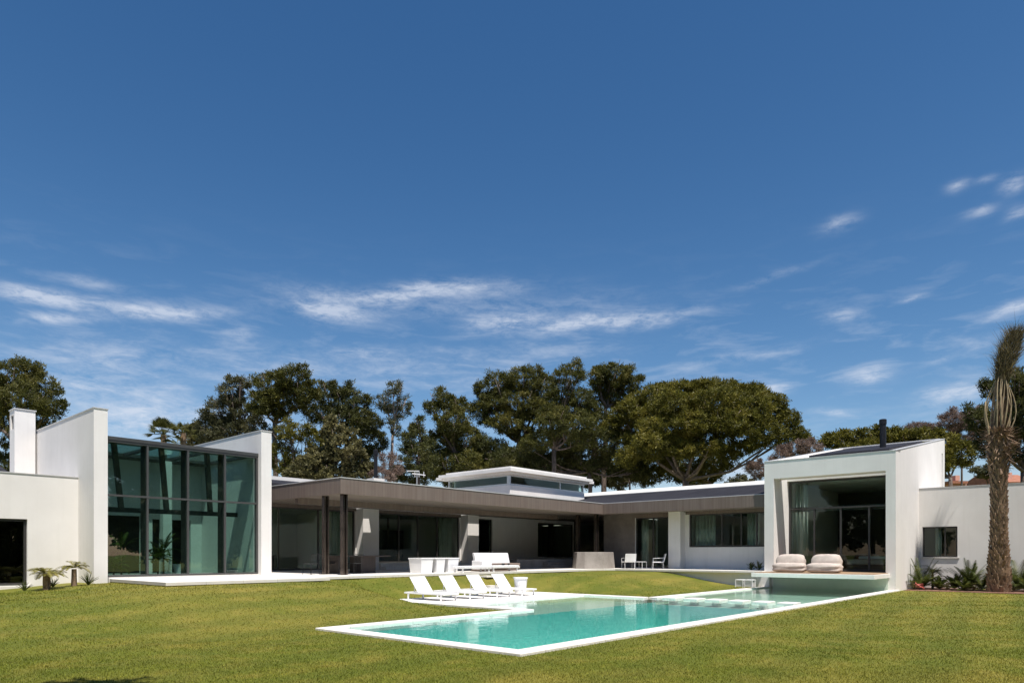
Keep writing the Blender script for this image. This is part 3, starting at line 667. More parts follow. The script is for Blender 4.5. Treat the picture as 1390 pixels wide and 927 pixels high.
# antenna
p = at(566, 660, 40)
ant = empty('antenna', (p.x, p.y, p.z-.3), 0, 'small white television antenna on the roof beside the lantern', 'antenna')
m_ = MB(); m_.tube([(0,0,0),(0,0,1.15)], .03); m_.build('mast', M['greytv'], ant)
m_ = MB()
u = Vector((CR[0], CR[1], 0))
m_.tube([u*-.28+Vector((0,0,1.05)), u*.5+Vector((0,0,.95))], .025)
for t in (-.12, .12, .4):
    q = u*t + Vector((0,0,1.0)); m_.tube([q+Vector((0,0,-.16)), q+Vector((0,0,.16))], .016)
for t in (-.3, -.15): m_.tube([u*t+Vector((-.2,.2,1.2)), u*t+Vector((.2,-.2,1.2))], .02)
m_.build('aerial_rods', M['whitefurn'], ant)

# ------------------------------------------------------------------ furniture
def lounger():
    r = empty('sun_lounger', (0,0,0))
    f = MB(); L, W = 2.05, .74        # foot towards -Y, head towards +Y, left front corner at the origin
    z0, z1 = .20, .255
    f.box(0, .05, 0, L, z0, z1); f.box(W-.05, W, 0, L, z0, z1); f.box(.05, W-.05, 0, .05, z0, z1); f.box(.05, W-.05, L-.05, L, z0, z1); f.box(.05, W-.05, 1.27, 1.31, z0, z1-.01)
    f.build('frame', M['whitefurn'], r, bevel=.006)
    for x, y in ((.0, .12), (W-.05, .12), (.0, 1.82), (W-.05, 1.82)):
        l = MB(); l.box(x, x+.05, y, y+.05, 0, z0-.002); l.build('leg', M['whitefurn'], r, bevel=.004)
    s = MB()
    s.box(.053, W-.053, .053, 1.268, z1-.03, z1+.004); s.build('seat', M['sling'], r, bevel=.004)
    b = MB(); b.hexa([(.02,1.30,z1),(W-.02,1.30,z1),(W-.02,1.335,z1-.01),(.02,1.335,z1-.01)], [(.02,1.76,.80),(W-.02,1.76,.80),(W-.02,1.79,.785),(.02,1.79,.785)])
    b.build('backrest', M['sling'], r, bevel=.006)
    for x in (.10, W-.12):
        p = MB(); p.box(x, x+.02, 1.60, 1.62, .22, .55); p.build('prop', M['whitefurn'], r)
    return r
lo = lounger()
LBL = ['white sling sun lounger farthest left, nearest the grass tip of the deck', 'second white sun lounger from the left in the row of four', 'third white sun lounger from the left, in front of the stepping stones', 'white sun lounger at the right end beside the white pot']
for i, x in enumerate((15.8, 17.2, 18.62, 20.05)):
    o = lo if i == 0 else copy_tree(lo)
    o.location = (x, 16.97, .004)
    tag(o, LBL[i], 'sun lounger', 'white sun loungers on the pool deck')
m_ = MB(); m_.lathe([(.20,0),(.215,.02),(.275,.60),(.30,.60),(.30,.66),(.27,.66),(.265,.60),(.2,.55)], 28)
o = m_.build('pot', M['whitefurn'], smooth=False); o.location = (21.25, 18.2, .004); tag(o, 'round white tapered pot beside the last sun lounger', 'pot')

# brown table with bench end under the canopy
t = empty('dining_table', (18.5, 25.2, T), 0, 'long dark table with a solid brown end block under the canopy', 'table')
m_ = MB(); m_.box(-1.6, 1.2, -.5, .5, .72, .78); m_.build('tabletop', M['darkwood'], t, bevel=.004)
m_ = MB(); m_.box(-.35, .45, -.42, .42, 0, .718); m_.build('end_block', M['darkwood'], t, bevel=.004)
m_ = MB(); m_.box(-1.5, -1.42, -.4, .4, 0, .718); m_.build('leg', M['darkwood'], t, bevel=.004)
def wire_chair():
    r = empty('wire_chair', (0,0,0))
    m_ = MB(); m_.box(-.22,.22,-.22,.22,.43,.46); m_.build('seat', M['black'], r, bevel=.01)
    m_ = MB()
    for k in range(7):
        x = -.21 + .07*k; m_.tube([(x,.21,.44),(x*1.05,.27,.66),(x*.95,.30,.84)], .008, 5)
    m_.tube([(-.21,.30,.84),(.21,.30,.84)], .011, 6); m_.build('backrest', M['black'], r)
    for x in (-.2,.2):
        for y in (-.2,.2):
            l = MB(); l.tube([(x,y,.44),(x*1.15,y*1.2,0)], .011, 6); l.build('leg', M['black'], r)
    return r
wc = wire_chair()
for i, (x, y, rz, lab) in enumerate([(17.35, 24.1, math.pi, 'black wire chair in front of the dark table, right of the front column'), (16.9, 25.3, math.pi/2, 'black wire chair at the left head of the dark table, between the bronze columns'),
                                     (17.9, 26.2, 0, 'black wire chair behind the dark table'), (15.55, 24.6, -math.pi/2+.3, 'black wire chair standing alone left of the rear bronze column')]):
    o = wc if i == 0 else copy_tree(wc); o.location = (x, y, T); o.rotation_euler = (0, 0, rz); tag(o, lab, 'chair', 'black wire chairs around the dark table')
# white table with broad tapering panel legs
t = empty('white_table', (21.35, 23.35, T), 0, 'square white outdoor table with broad tapering panel legs', 'table')
m_ = MB(); m_.box(-1.35, 1.0, -.45, .45, .62, .67); m_.build('tabletop', M['whitefurn'], t, bevel=.006)
for i, (x0, x1, a, b) in enumerate(((-1.33,-.62,0,0), (.30,.98,0,0), (-.42,.12,0,0))):
    m_ = MB(); m_.hexa([(x0+.05,-.38,0),(x1-.05,-.38,0),(x1-.05,.38,0),(x0+.05,.38,0)], [(x0,-.43,.618),(x1,-.43,.618),(x1,.43,.618),(x0,.43,.618)]); m_.build('panel_leg', M['whitefurn'], t, bevel=.005)
# white sofa
t = empty('garden_sofa', (25.1, 22.98, T), 0, 'white outdoor sofa with high back and taupe seat before the second pillar', 'sofa')
m_ = MB(); m_.hexa([(-.9,.62,.36),(1.6,.62,.36),(1.6,.8,.36),(-.9,.8,.36)], [(-.95,.72,.90),(1.55,.72,.90),(1.55,.88,.90),(-.95,.88,.90)]); m_.build('backrest', M['sling'], t, bevel=.02)
m_ = MB(); m_.box(-1.25, -.55, -.1, .6, .10, .52); m_.build('armrest', M['sling'], t, bevel=.02)
m_ = MB(); m_.box(-.545, 1.6, -.08, .6, .10, .38); m_.build('seat', M['taupe'], t, bevel=.02)
m_ = MB(); m_.box(-1.2, 1.5, -.05, .7, .0, .098); m_.build('base', M['taupe'], t)
# low white daybeds at the terrace edge
def daybed():
    r = empty('low_daybed', (0,0,0)); m_ = MB(); m_.box(0, 1.95, 0, .7, .17, .24); m_.build('platform', M['whitefurn'], r, bevel=.006)
    for x in (.08, 1.8):
        for y in (.05, .58):
            l = MB(); l.box(x, x+.06, y, y+.06, 0, .168); l.build('leg', M['whitefurn'], r)
    m_ = MB(); m_.box(.03, 1.92, .03, .67, .243, .29); m_.build('cushion', M['sling'], r, bevel=.015); return r
db = daybed()
for i, x in enumerate((21.75, 23.8)):
    o = db if i == 0 else copy_tree(db); o.location = (x, 22.1, T); tag(o, ['low flat white daybed left, next to the white table', 'low flat white daybed right, carrying small dark things'][i], 'daybed', 'low white daybeds on the terrace edge')
for i, (x, s, lab) in enumerate(((24.9,.09,'small dark bowl on the right daybed'), (25.3,.06,'small black lantern on the right end of the daybed'))):
    m_ = MB(); m_.lathe([(s*.6,0),(s,.04),(s*.95,.09),(s*.5,.1)], 14); o = m_.build('bowl' if i == 0 else 'lantern', M['black']); o.location = (x, 22.45, T+.292); tag(o, lab, 'bowl' if i == 0 else 'lantern')
# concrete fire pit / planter
m_ = MB(); pts = []
for a in (200, 250, 268, 300, 345, 30, 80, 130, 170): pts.append((33.75+1.6*math.cos(R(a)), 23.15+1.1*math.sin(R(a))))
inner = [(33.75+(x-33.75)*.93, 23.15+(y-23.15)*.93) for x, y in pts]
m_.prism(pts, T, T+.96, inner); o = m_.build('concrete_planter', M['concrete'], bevel=.02)
tag(o, 'chunky many-sided concrete block on the terrace before the inner corner columns', 'planter')
# right terrace chairs
def garden_chair():
    r = empty('garden_chair', (0,0,0))
    m_ = MB(); m_.box(-.33,.33,-.3,.3,.36,.41); m_.build('seat', M['whitefurn'], r, bevel=.01)
    m_ = MB(); m_.hexa([(-.33,.29,.40),(.33,.29,.40),(.33,.33,.40),(-.33,.33,.40)], [(-.33,.42,.86),(.33,.42,.86),(.33,.46,.86),(-.33,.46,.86)]); m_.build('backrest', M['whitefurn'], r, bevel=.01)
    for x in (-.31,.31):
        for y in (-.27,.27):
            l = MB(); l.tube([(x,y,.36),(x,y*1.15,0)], .012, 6); l.build('leg', M['whitefurn'], r)
    for x in (-.33,.33):
        l = MB(); l.tube([(x,-.28,.37),(x,-.26,.60),(x,.36,.62)], .012, 6); l.build('armrest', M['whitefurn'], r)
    return r
gc = garden_chair(); pa = at(852, 771.3, 39.2); pb = at(898, 771.3, 38.6)
gc.location = (34.6, 21.3, T); gc.rotation_euler = (0,0,R(140)); tag(gc, 'white garden chair seen from behind, next to the concrete block', 'chair', 'white garden chairs at the inner corner')
g2 = copy_tree(gc); g2.location = (35.0, 19.6, T); g2.rotation_euler = (0,0,R(215)); tag(g2, 'white garden chair seen side-on, before the white pillar', 'chair')
t = empty('side_table', (34.7, 20.55, T), 0, 'low white side table between the two garden chairs', 'table')
m_ = MB(); m_.box(-.28,.28,-.28,.28,.38,.41); m_.build('tabletop', M['whitefurn'], t, bevel=.005)
for x in (-.25,.25):
    for y in (-.25,.25):
        l = MB(); l.tube([(x,y,.38),(x,y,0)], .012, 6); l.build('leg', M['whitefurn'], t)
# two white cube stools on the mound by the pool corner
def cube_stool():
    r = empty('cube_stool', (0,0,0)); m_ = MB(); m_.box(-.2,.2,-.2,.2,.34,.38); m_.build('seat', M['whitefurn'], r, bevel=.006)
    m_ = MB(); m_.box(-.16,.16,-.16,.16,.04,.338); m_.build('body', M['cap'], r)
    for x in (-.2,.17):
        for y in (-.2,.17):
            l = MB(); l.box(x,x+.03,y,y+.03,0,.338); l.build('leg', M['whitefurn'], r)
    return r
cs = cube_stool()
for i, (px) in enumerate((1005.5, 1018)):
    o = cs if i == 0 else copy_tree(cs); p = at(px, 795.6, 33.2 if i == 0 else 33.0); o.location = (p.x, p.y, max(0, float(gz(p.x, p.y)))); tag(o, ['left one of two small white cube stools by the far pool corner', 'right one of two small white cube stools, touching the platform wall'][i], 'stool', 'white cube stools by the pool')

# bean bags
def beanbag(loc, rz, lab):
    r = empty('bean_bag', loc, rz, lab, 'bean bag', 'greige bean bags on the platform')
    def blob(name, c, s, seed, p=3.0):
        n, mm = 20, 32; vs = []; fs = []
        for i in range(n+1):
            th = math.pi*i/n
            for k in range(mm):
                ph = 2*math.pi*k/mm; d = Vector((math.sin(th)*math.cos(ph), math.sin(th)*math.sin(ph), math.cos(th)))
                q = (abs(d.x)**p + abs(d.y)**p + abs(d.z)**p)**(-1/p)
                w = 1 + .025*math.sin(5*ph+seed) + .02*math.sin(9*th+seed*2) + .02*math.sin(3*ph+7*th)
                vs.append((c[0]+d.x*q*s[0]*w, c[1]+d.y*q*s[1]*w, c[2]+d.z*q*s[2]*w))
        for i in range(n):
            for k in range(mm): fs.append((i*mm+k, i*mm+(k+1)%mm, (i+1)*mm+(k+1)%mm, (i+1)*mm+k))
        mb = MB(); mb.add(vs, fs); return mb
    blob('seat', (0,0,.22), (.44,.72,.22), 1, 4.5).build('seat', M['cushion'], r, smooth=True)
    b = blob('backrest', (.26,0,.46), (.30,.66,.37), 4, 5); b.v = [(x+(z-.4)*.25, y*(1-.25*max(0, z-.35)), z) for x, y, z in b.v]
    b.build('backrest', M['cushion'], r, smooth=True)
    m_ = MB(); m_.tube([(-.35,-.6,.25),(-.41,-.3,.235),(-.42,0,.235),(-.41,.3,.235),(-.35,.6,.25)], .012, 6); m_.build('piping', M['taupe'], r)
    return r
beanbag((32.55, 11.33, .765), R(4), 'greige canvas bean bag at the left of the platform over the water')
beanbag((32.45, 9.75, .765), R(-5), 'greige canvas bean bag at the right, nearer the middle of the glass wall')
# inside things seen through glass
t = empty('bed', (39.5, 9.6, .78), 0, 'low bed with rumpled grey linen inside the pavilion', 'bed')
m_ = MB(); m_.box(-.9,1.2,-.9,.9,.0,.28); m_.build('base', M['darkwood'], t); m_ = MB(); m_.box(-.9,1.15,-.88,.88,.285,.55); m_.build('mattress', M['cushion'], t, bevel=.06)
m_ = MB(); m_.box(.6,1.1,-.7,.7,.56,.72); m_.build('pillow', M['sling'], t, bevel=.05)
t = empty('indoor_sofa', (26.0, 33.5, 1.12), 0, 'dark sofa inside the living room behind the glazed doors', 'sofa')
m_ = MB(); m_.box(-1.3,1.3,-.45,.45,.08,.42); m_.build('seat', M['taupe'], t, bevel=.04); m_ = MB(); m_.box(-1.3,1.3,.3,.5,.425,.8); m_.build('backrest', M['taupe'], t, bevel=.04)
t = empty('indoor_table', (17.5, 33.5, .8), 0, 'dark table inside the dining room behind the glazed doors', 'table')
m_ = MB(); m_.box(-1.3,1.3,-.5,.5,.7,.75); m_.build('tabletop', M['darkwood'], t, bevel=.005)
for x in (-1.2,1.1):
    m_ = MB(); m_.box(x,x+.1,-.45,.45,0,.698); m_.build('leg', M['darkwood'], t)
# hose
m_ = MB(); pts = []
p = at(1238, 800, 30.6)
for k in range(34):
    a = k*.55; rr = .24 + .03*math.sin(k*.9); pts.append((rr*math.cos(a), rr*math.sin(a)*.8, .04 + .006*k))
m_.tube(pts, .02, 6); pts = [(-.3,-.3,.02),(-.38,-.1,.16),(-.3,.05,.25),(-.08,.1,.28),(.2,.1,.18),(.3,0,.02)]; m_.tube(pts, .022, 6)
o = m_.build('garden_hose', M['pink'], smooth=True); o.location = (36.3, 6.75, .0); tag(o, 'faded red garden hose coiled at the pavilion corner', 'hose')

# ------------------------------------------------------------------ vegetation
def leafquads(C, D, L, W, r, tri=False):
    """C centres, D unit directions (N,3), lengths, widths -> quads"""
    n = len(C); rnd = r.normal(size=(n, 3)); S = np.cross(D, rnd); S /= np.linalg.norm(S, axis=1)[:, None] + 1e-9
    a = C - D*L[:, None]*.5; b = C + D*L[:, None]*.5
    V = np.empty((n, 4, 3)); V[:, 0] = a - S*W[:, None]*.25; V[:, 1] = a + S*W[:, None]*.25
    V[:, 2] = b + S*W[:, None]*.5; V[:, 3] = b - S*W[:, None]*.5
    return V.reshape(-1, 3)
def unit(a): return a/(np.linalg.norm(a, axis=1)[:, None] + 1e-9)
def crown_pts(lobes, r, dens=1.0, clump=.42, L=.30, W=.085, up=.35, flat=False):
    """lobes: (cx,cy,cz, rx,ry,rz)"""
    out = []
    for (cx, cy, cz, a, b, c) in lobes:
        area = (a*b + b*c + a*c)/3*12.5
        nc = max(8, int(area/(clump*clump)*.9*dens))
        d = unit(r.normal(size=(nc, 3)))
        rad = r.uniform(.55, 1.0, nc)**.6 * (1 + .16*np.sin(d[:, 0]*5+cx)*np.cos(d[:, 2]*6+cy))
        if flat: d[:, 2] = np.where(d[:, 2] < -.25, -d[:, 2]*.3, d[:, 2])
        cc = np.stack([cx + d[:, 0]*a*rad, cy + d[:, 1]*b*rad, cz + d[:, 2]*c*rad], 1)
        cs = clump*r.uniform(.55, 1.25, nc)
        m = 36
        q = unit(r.normal(size=(nc*m, 3)) + np.array([0, 0, up])); CC = np.repeat(cc, m, 0); CS = np.repeat(cs, m)
        pos = CC + q*(CS*r.uniform(.25, 1, nc*m))[:, None]*np.array([1, 1, .75])
        dirn = unit(q + .7*r.normal(size=(nc*m, 3)) + np.array([0, 0, .35]))
        out.append(leafquads(pos, dirn, L*r.uniform(.5, 1.4, nc*m), W*r.uniform(.6, 1.4, nc*m), r))
    return np.concatenate(out)
def tree(label, name, Z, lobes, base, leaf, barkm='bark', dens=1.1, clump=.42, L=.30, W=.085, tr=.22, seed=1, limbs=None, flat=False, depth=.8, cat='tree', up=.35, group='trees behind the villa', jitter=1.0, limb=.5, every=1, ragged=True):
    """lobes in survey units seen from the garden: (px,py,rx,ry[,dz])"""
    r = np.random.default_rng(seed); rr = random.Random(seed); k = Z/F
    b = at(base[0], 752, Z); bz = .55
    t = empty(name, (b.x, b.y, bz), 0, label, cat, group)
    o = np.array([b.x, b.y, bz]); wl = []
    for l in lobes:
        dz = (l[4] if len(l) > 4 else rr.uniform(-1, 1)*jitter*1.2)
        p = at(l[0], l[1], Z + dz)
        wl.append((p.x-b.x, p.y-b.y, p.z-bz, l[2]*k, l[2]*k*depth, l[3]*k))
    sub = []
    for w in wl:
        for q_ in range(3):
            a_ = rr.uniform(-.5, math.pi+.5); g_ = rr.uniform(.82, 1.12); f_ = rr.uniform(.16, .30)
            ax = b.normalized(); lx_, ly_ = -CR[0], -CR[1]
            sub.append((w[0]+lx_*math.cos(a_)*w[3]*g_, w[1]+ly_*math.cos(a_)*w[3]*g_, w[2]+math.sin(a_)*w[5]*g_, w[3]*f_, w[3]*f_, w[5]*f_*1.15))
    V = crown_pts([(w[0],w[1],w[2],w[3]*.93,w[4]*.93,w[5]*.93) for w in wl] + (sub if ragged else []), r, dens*.95, clump, L, W, up, flat)
    npmesh('crown', V, 4, M[leaf], t)
    m_ = MB(); fork = base[1] if len(base) > 1 else None
    ztop = max(w[2] for w in wl); fz = (at(base[0], fork, Z).z - bz) if fork else ztop*.45
    fx = at(base[2], 752, Z) - b if len(base) > 2 else Vector((0, 0, 0))
    F_ = Vector((fx.x, fx.y, fz))
    n = 6; pts = [Vector((0,0,-.3)).lerp(F_, i/n) + Vector((rr.uniform(-1,1), rr.uniform(-1,1), 0))*tr*.5*(0 < i < n) for i in range(n+1)]
    m_.tube(pts, [tr*1.25*(1-.4*i/n) for i in range(n+1)], 9)
    for w in wl[::every]:
        e = Vector((w[0], w[1], w[2]+w[5]*.25)); d = e - F_
        st = F_ if d.z > 0 else Vector((0,0,max(.5, w[2]*.5)))
        d = e - st; q = []
        for i in range(6):
            u_ = i/5; q.append(st + d*u_ + Vector((0,0,-.12*d.length*math.sin(math.pi*u_)*.8)) + Vector((rr.uniform(-1,1), rr.uniform(-1,1), rr.uniform(-1,1)))*.12*(0 < i < 5))
        m_.tube(q, [tr*limb*(1-.8*i/5) for i in range(6)], 7)
        for kk in range(7):
            a = q[rr.randint(2, 4)]; v = Vector((rr.uniform(-1,1)*w[3], rr.uniform(-1,1)*w[4], rr.uniform(-.2,1)*w[5]))*.85 + Vector((w[0], w[1], w[2])) 
            mid = a.lerp(v, .5) + Vector((0,0,-.1)); m_.tube([a, mid, v], [tr*.2, tr*.13, .02], 5)
    m_.build('trunk', M[barkm], t, smooth=True)
    return t
FINE = dict(clump=.38, L=.22, W=.048)
tree('dark pine with a broad crown at the left edge behind the white chimney', 'pine_tree', 50, [(10,512,42,22),(52,528,30,20),(30,548,36,22),(68,556,18,14),(5,585,26,26),(60,582,26,12),(-35,540,40,40),(15,630,20,22)], (8,600,20), 'pine', seed=2, tr=.28, **FINE)
tree('grey-green pine left of the tallest rounded crown, behind the glass hall', 'pine_tree', 54, [(312,535,17,20),(296,560,24,20),(332,562,22,22),(285,588,22,22),(318,592,36,24),(350,590,16,24),(330,520,8,8)], (318,600), 'greygreen', seed=3, tr=.22, dens=.95, **FINE)
tree('tall rounded dark pine standing above the right fin wall', 'pine_tree', 52, [(368,522,22,18),(397,514,24,17),(385,543,32,20),(412,535,18,18),(356,548,17,17),(372,558,18,12)], (375,575,373), 'pine', 'bark', seed=4, tr=.22, dens=1.15, **FINE)
tree('low bushy pine under the tall rounded crown, right of the fin wall', 'pine_tree', 50, [(395,588,24,14),(385,620,22,24),(408,640,20,18),(425,600,16,15)], (400,650), 'pineolive', seed=5, dens=.9, **FINE)
tree('wide dark pine with twin humps left of the slender pine', 'pine_tree', 54, [(447,540,20,20),(470,545,18,22),(430,562,18,16),(485,560,18,22),(497,575,20,20),(462,572,24,20),(505,600,18,24),(488,625,16,20)], (470,600), 'pinedark', seed=6, tr=.22, **FINE)
tree('olive-coloured bushy tree in front of the dark pines, left of the black flue', 'broadleaf_tree', 46, [(455,585,16,17),(470,610,24,22),(435,625,26,22),(410,640,22,18),(485,640,22,18),(455,645,28,15)], (455,660), 'olive', seed=7, clump=.34, L=.17, W=.11, dens=.8, tr=.14)
tree('slender pine with sparse crown and bare pale trunk near the antenna', 'pine_tree', 52, [(536,528,13,13),(548,550,14,16),(521,545,12,18),(532,562,14,14),(535,580,8,16)], (527,590,533), 'greygreen', 'barklight', seed=8, tr=.13, dens=.7, ragged=False, **FINE)
tree('reddish brown small bare tree beside the black flue', 'bare_tree', 45, [(530,630,14,18),(520,645,12,12)], (527,650), 'bare', seed=30, clump=.3, L=.2, W=.03, dens=.6, tr=.07)
tree('small dark conical tree right of the slender pine', 'conifer_tree', 50, [(570,578,10,14),(565,600,20,18),(570,625,27,24),(562,645,26,18)], (568,640), 'pinedark', seed=9, dens=.95, **FINE)
tree('rounded pine with a leaning top, first of the big central clump', 'pine_tree', 56, [(598,542,15,14),(588,556,12,10),(622,552,15,12),(615,575,26,20),(600,600,24,22),(635,600,30,24),(605,632,30,24),(640,635,34,20)], (620,620), 'pine', seed=10, tr=.25, **FINE)
tree('massive tall pine at the centre above the roof lantern', 'pine_tree', 58, [(676,522,24,19),(712,518,30,20),(738,530,20,20),(668,548,22,18),(705,548,36,22),(735,560,26,18),(690,575,28,16),(712,592,20,12),(655,560,20,18)], (700,600,705), 'pine', seed=11, tr=.3, dens=1.1, **FINE)
tree('olive pine filling the gap right of the massive central pine', 'pine_tree', 54, [(775,508,20,16),(765,535,20,16),(790,545,24,20),(750,575,26,20),(785,578,30,20),(735,600,24,12),(790,600,24,12),(800,560,16,18),(760,560,20,18)], (745,610,752), 'pine', seed=12, tr=.22, dens=.95, **FINE)
tree('tall pine with a mushroom-shaped crown left of the umbrella pine', 'pine_tree', 60, [(836,510,28,17),(820,528,20,14),(852,523,20,15),(833,543,24,12),(812,512,14,12)], (818,555,822), 'pine', seed=13, tr=.24, dens=1.2, **FINE)
tree('dark low pine behind the right end of the lantern', 'pine_tree', 56, [(820,600,26,22),(800,625,30,22),(835,630,24,20),(770,630,24,20),(735,635,22,16),(690,628,34,16),(845,590,14,16),(770,605,26,18),(725,615,28,18),(670,610,26,18),(810,575,20,18),(660,640,24,12),(865,640,14,14)], (800,640), 'pinedark', seed=14, tr=.2, dens=1.0, **FINE)
tree('pale thin tree low between the lantern and the umbrella pine', 'broadleaf_tree', 58, [(852,640,18,16),(868,650,18,12),(838,655,14,9)], (855,655), 'olive', seed=15, clump=.32, L=.18, W=.05, dens=.45, tr=.1)
# umbrella pine
ul = [(870,546,26,14,3),(900,532,30,11,2),(940,528,32,10,0),(980,527,34,10,2),(1020,533,30,11,1),(1050,548,24,13,0),(1068,570,20,14,0),(1085,590,16,12,0),(842,565,22,14,0),(828,585,18,14,0),(1095,600,12,9,1),(970,548,50,18,-3),(915,552,44,20,-3),(1020,558,38,20,-2),(860,556,28,16),(845,578,22,16),(885,540,28,14),(920,532,34,13),(960,530,36,13),(1000,534,34,13),(1035,545,26,14),(1055,562,18,16),(880,570,30,18),(915,562,34,20),(950,565,32,20),(990,565,32,16),(1030,575,28,16),(860,600,24,14),(900,598,28,14),(935,600,26,16),(1060,595,18,16),(1030,600,24,10),(1078,585,14,14),(850,620,20,16,-2),(885,612,24,14,-3),(920,600,30,16,-3),(960,600,26,16,-3),(985,615,20,12,-2),(1010,592,26,14,-3),(940,575,36,18,-4),(985,575,34,18,-4),(890,585,30,16,-4),(1000,570,40,16,-3),(1040,585,24,14,-2),(905,630,16,10,2),(1015,607,20,8,-1),(930,612,26,10,-4),(880,600,26,12,-5),(965,608,22,9,-4)]
tree('huge umbrella-shaped stone pine with pale forked trunks', 'stone_pine', 55, ul, (935,652,930), 'pineolive', 'barklight', seed=16, tr=.34, dens=1.0, clump=.42, L=.23, W=.058, depth=.8, limb=.45, every=8, ragged=False)
tree('second stem of dark pine standing under the umbrella crown', 'pine_tree', 58, [(895,625,26,20),(880,645,20,16),(925,630,26,20),(960,640,20,18),(990,625,16,18),(870,615,14,16)], (957,655,965), 'pineolive', 'barklight', seed=17, every=2, tr=.3, dens=.8, **FINE)
tree('brown budding bare tree left of the pavilion roof corner', 'bare_tree', 52, [(1100,610,20,12),(1075,612,16,10),(1060,618,14,14),(1030,640,14,12),(1018,636,8,8)], (1060,650), 'bare', seed=18, clump=.3, L=.22, W=.03, dens=.8, tr=.1)
tree('low flat-topped stone pine spreading behind the pavilion roof', 'stone_pine', 60, [(1140,600,24,14),(1170,595,28,13),(1205,592,28,12),(1245,596,28,14),(1280,604,26,16),(1305,618,22,20),(1255,620,40,16),(1180,615,40,16),(1275,630,20,14)], (1288,648,1290), 'pineolive', 'bark', seed=19, tr=.2, dens=1.0, clump=.42, L=.26, W=.075)
tree('purple-brown bare tree above the flat stone pine, left one of two', 'bare_tree', 64, [(1250,582,18,11),(1235,590,14,8),(1268,585,12,9)], (1250,600), 'bare', seed=20, clump=.32, L=.24, W=.03, dens=.9, tr=.1)
tree('purple-brown bare tree above the flat stone pine, next to the palm', 'bare_tree', 64, [(1295,572,20,16),(1322,570,18,16),(1308,590,26,14)], (1305,610), 'bare', seed=21, clump=.32, L=.24, W=.03, dens=.9, tr=.1)
tree('dark pine at the right edge behind the tied-up palm', 'pine_tree', 46, [(1345,530,16,14),(1375,520,22,14),(1330,570,22,18),(1370,565,26,24),(1395,560,30,40),(1345,600,26,22),(1385,610,28,22),(1410,540,30,30)], (1400,640,1390), 'pinedark', seed=22, tr=.26, **FINE)
# filler hedge of small trees far behind
for i, (px, py, lab) in enumerate([(1002,655,'small far tree just left of the bare tree in the sky gap'), (1340,640,'small far tree behind the low right wall beside the pink house')]):
    tree(lab, 'broadleaf_tree', 75, [(px,py,16,10),(px+14,py+6,12,8)], (px,665), 'greygreen', seed=40+i, clump=.4, L=.26, W=.09, dens=.7, tr=.1)

for i, (x0, x1, y, nm, leaf, lab) in enumerate([(385,450,632,'pine_tree','pinedark','far dark pine filling the gap low behind the olive tree'),(575,660,640,'broadleaf_tree','olive','far olive-green tree low behind the left end of the lantern roof'),(640,735,622,'pine_tree','pine','far broad pine under the massive central pine'),(720,810,635,'broadleaf_tree','pinedark','far dark tree directly behind the lantern roof'),(800,880,638,'pine_tree','greygreen','far grey-green tree right of the lantern roof'),(905,985,640,'pine_tree','pinedark','far dark pine behind the forked pale trunks'),(255,290,600,'broadleaf_tree','olive','far olive tree peeping over the hall roof next to the fan palms')]):
    n_ = max(3, int((x1-x0)/22)); rr_ = random.Random(i+70)
    tree(lab, nm, 68, [(x0+(x1-x0)*(k+.5)/n_, y+rr_.uniform(-8,6)+ (14 if k%2 else 0), 19, 17) for k in range(n_)], ((x0+x1)/2, 660), leaf, seed=60+i, dens=.9, clump=.45, L=.28, W=.08, tr=.2)
# fan palms behind the hall
def fan_palm(px, py, Z, R0, lab, seed):
    r = random.Random(seed); p = at(px, py, Z); t = empty('fan_palm', (p.x, p.y, .6), 0, lab, 'palm tree', 'fan palms behind the glass hall')
    h = p.z - .6; m_ = MB(); m_.tube([(0,0,-.3),(.05,0,h*.5),(0,0,h)], [.24,.2,.18], 10); m_.build('trunk', M['palmbark'], t)
    m_ = MB()
    for k in range(30):
        a = r.uniform(0, 6.28); e = r.uniform(-.5, 1.35); st = Vector((math.cos(a)*math.cos(e), math.sin(a)*math.cos(e), math.sin(e)))
        hub = Vector((0,0,h)) + st*R0*r.uniform(.45, .6); m_.tube([(0,0,h), hub], .02, 4)
        side = st.cross(Vector((0,0,1))).normalized(); upv = side.cross(st)
        for j in range(13):
            b = -1.15 + 2.3*j/12; d = (st*math.cos(b) + side*math.sin(b)).normalized(); tip = hub + d*R0*.5 + Vector((0,0,-.12*abs(b)-.08)); w = d.cross(upv).normalized()*R0*.035
            mid = hub.lerp(tip, .55); m_.add([hub, mid+w, tip, mid-w], [(0,1,2,3)])
    m_.build('crown', M['palmleaf'], t)
fan_palm(222, 590, 48, 1.35, 'small fan palm just above the middle of the hall roof', 1); fan_palm(249, 588, 50, .95, 'smaller fan palm right beside the first one above the hall roof', 2)

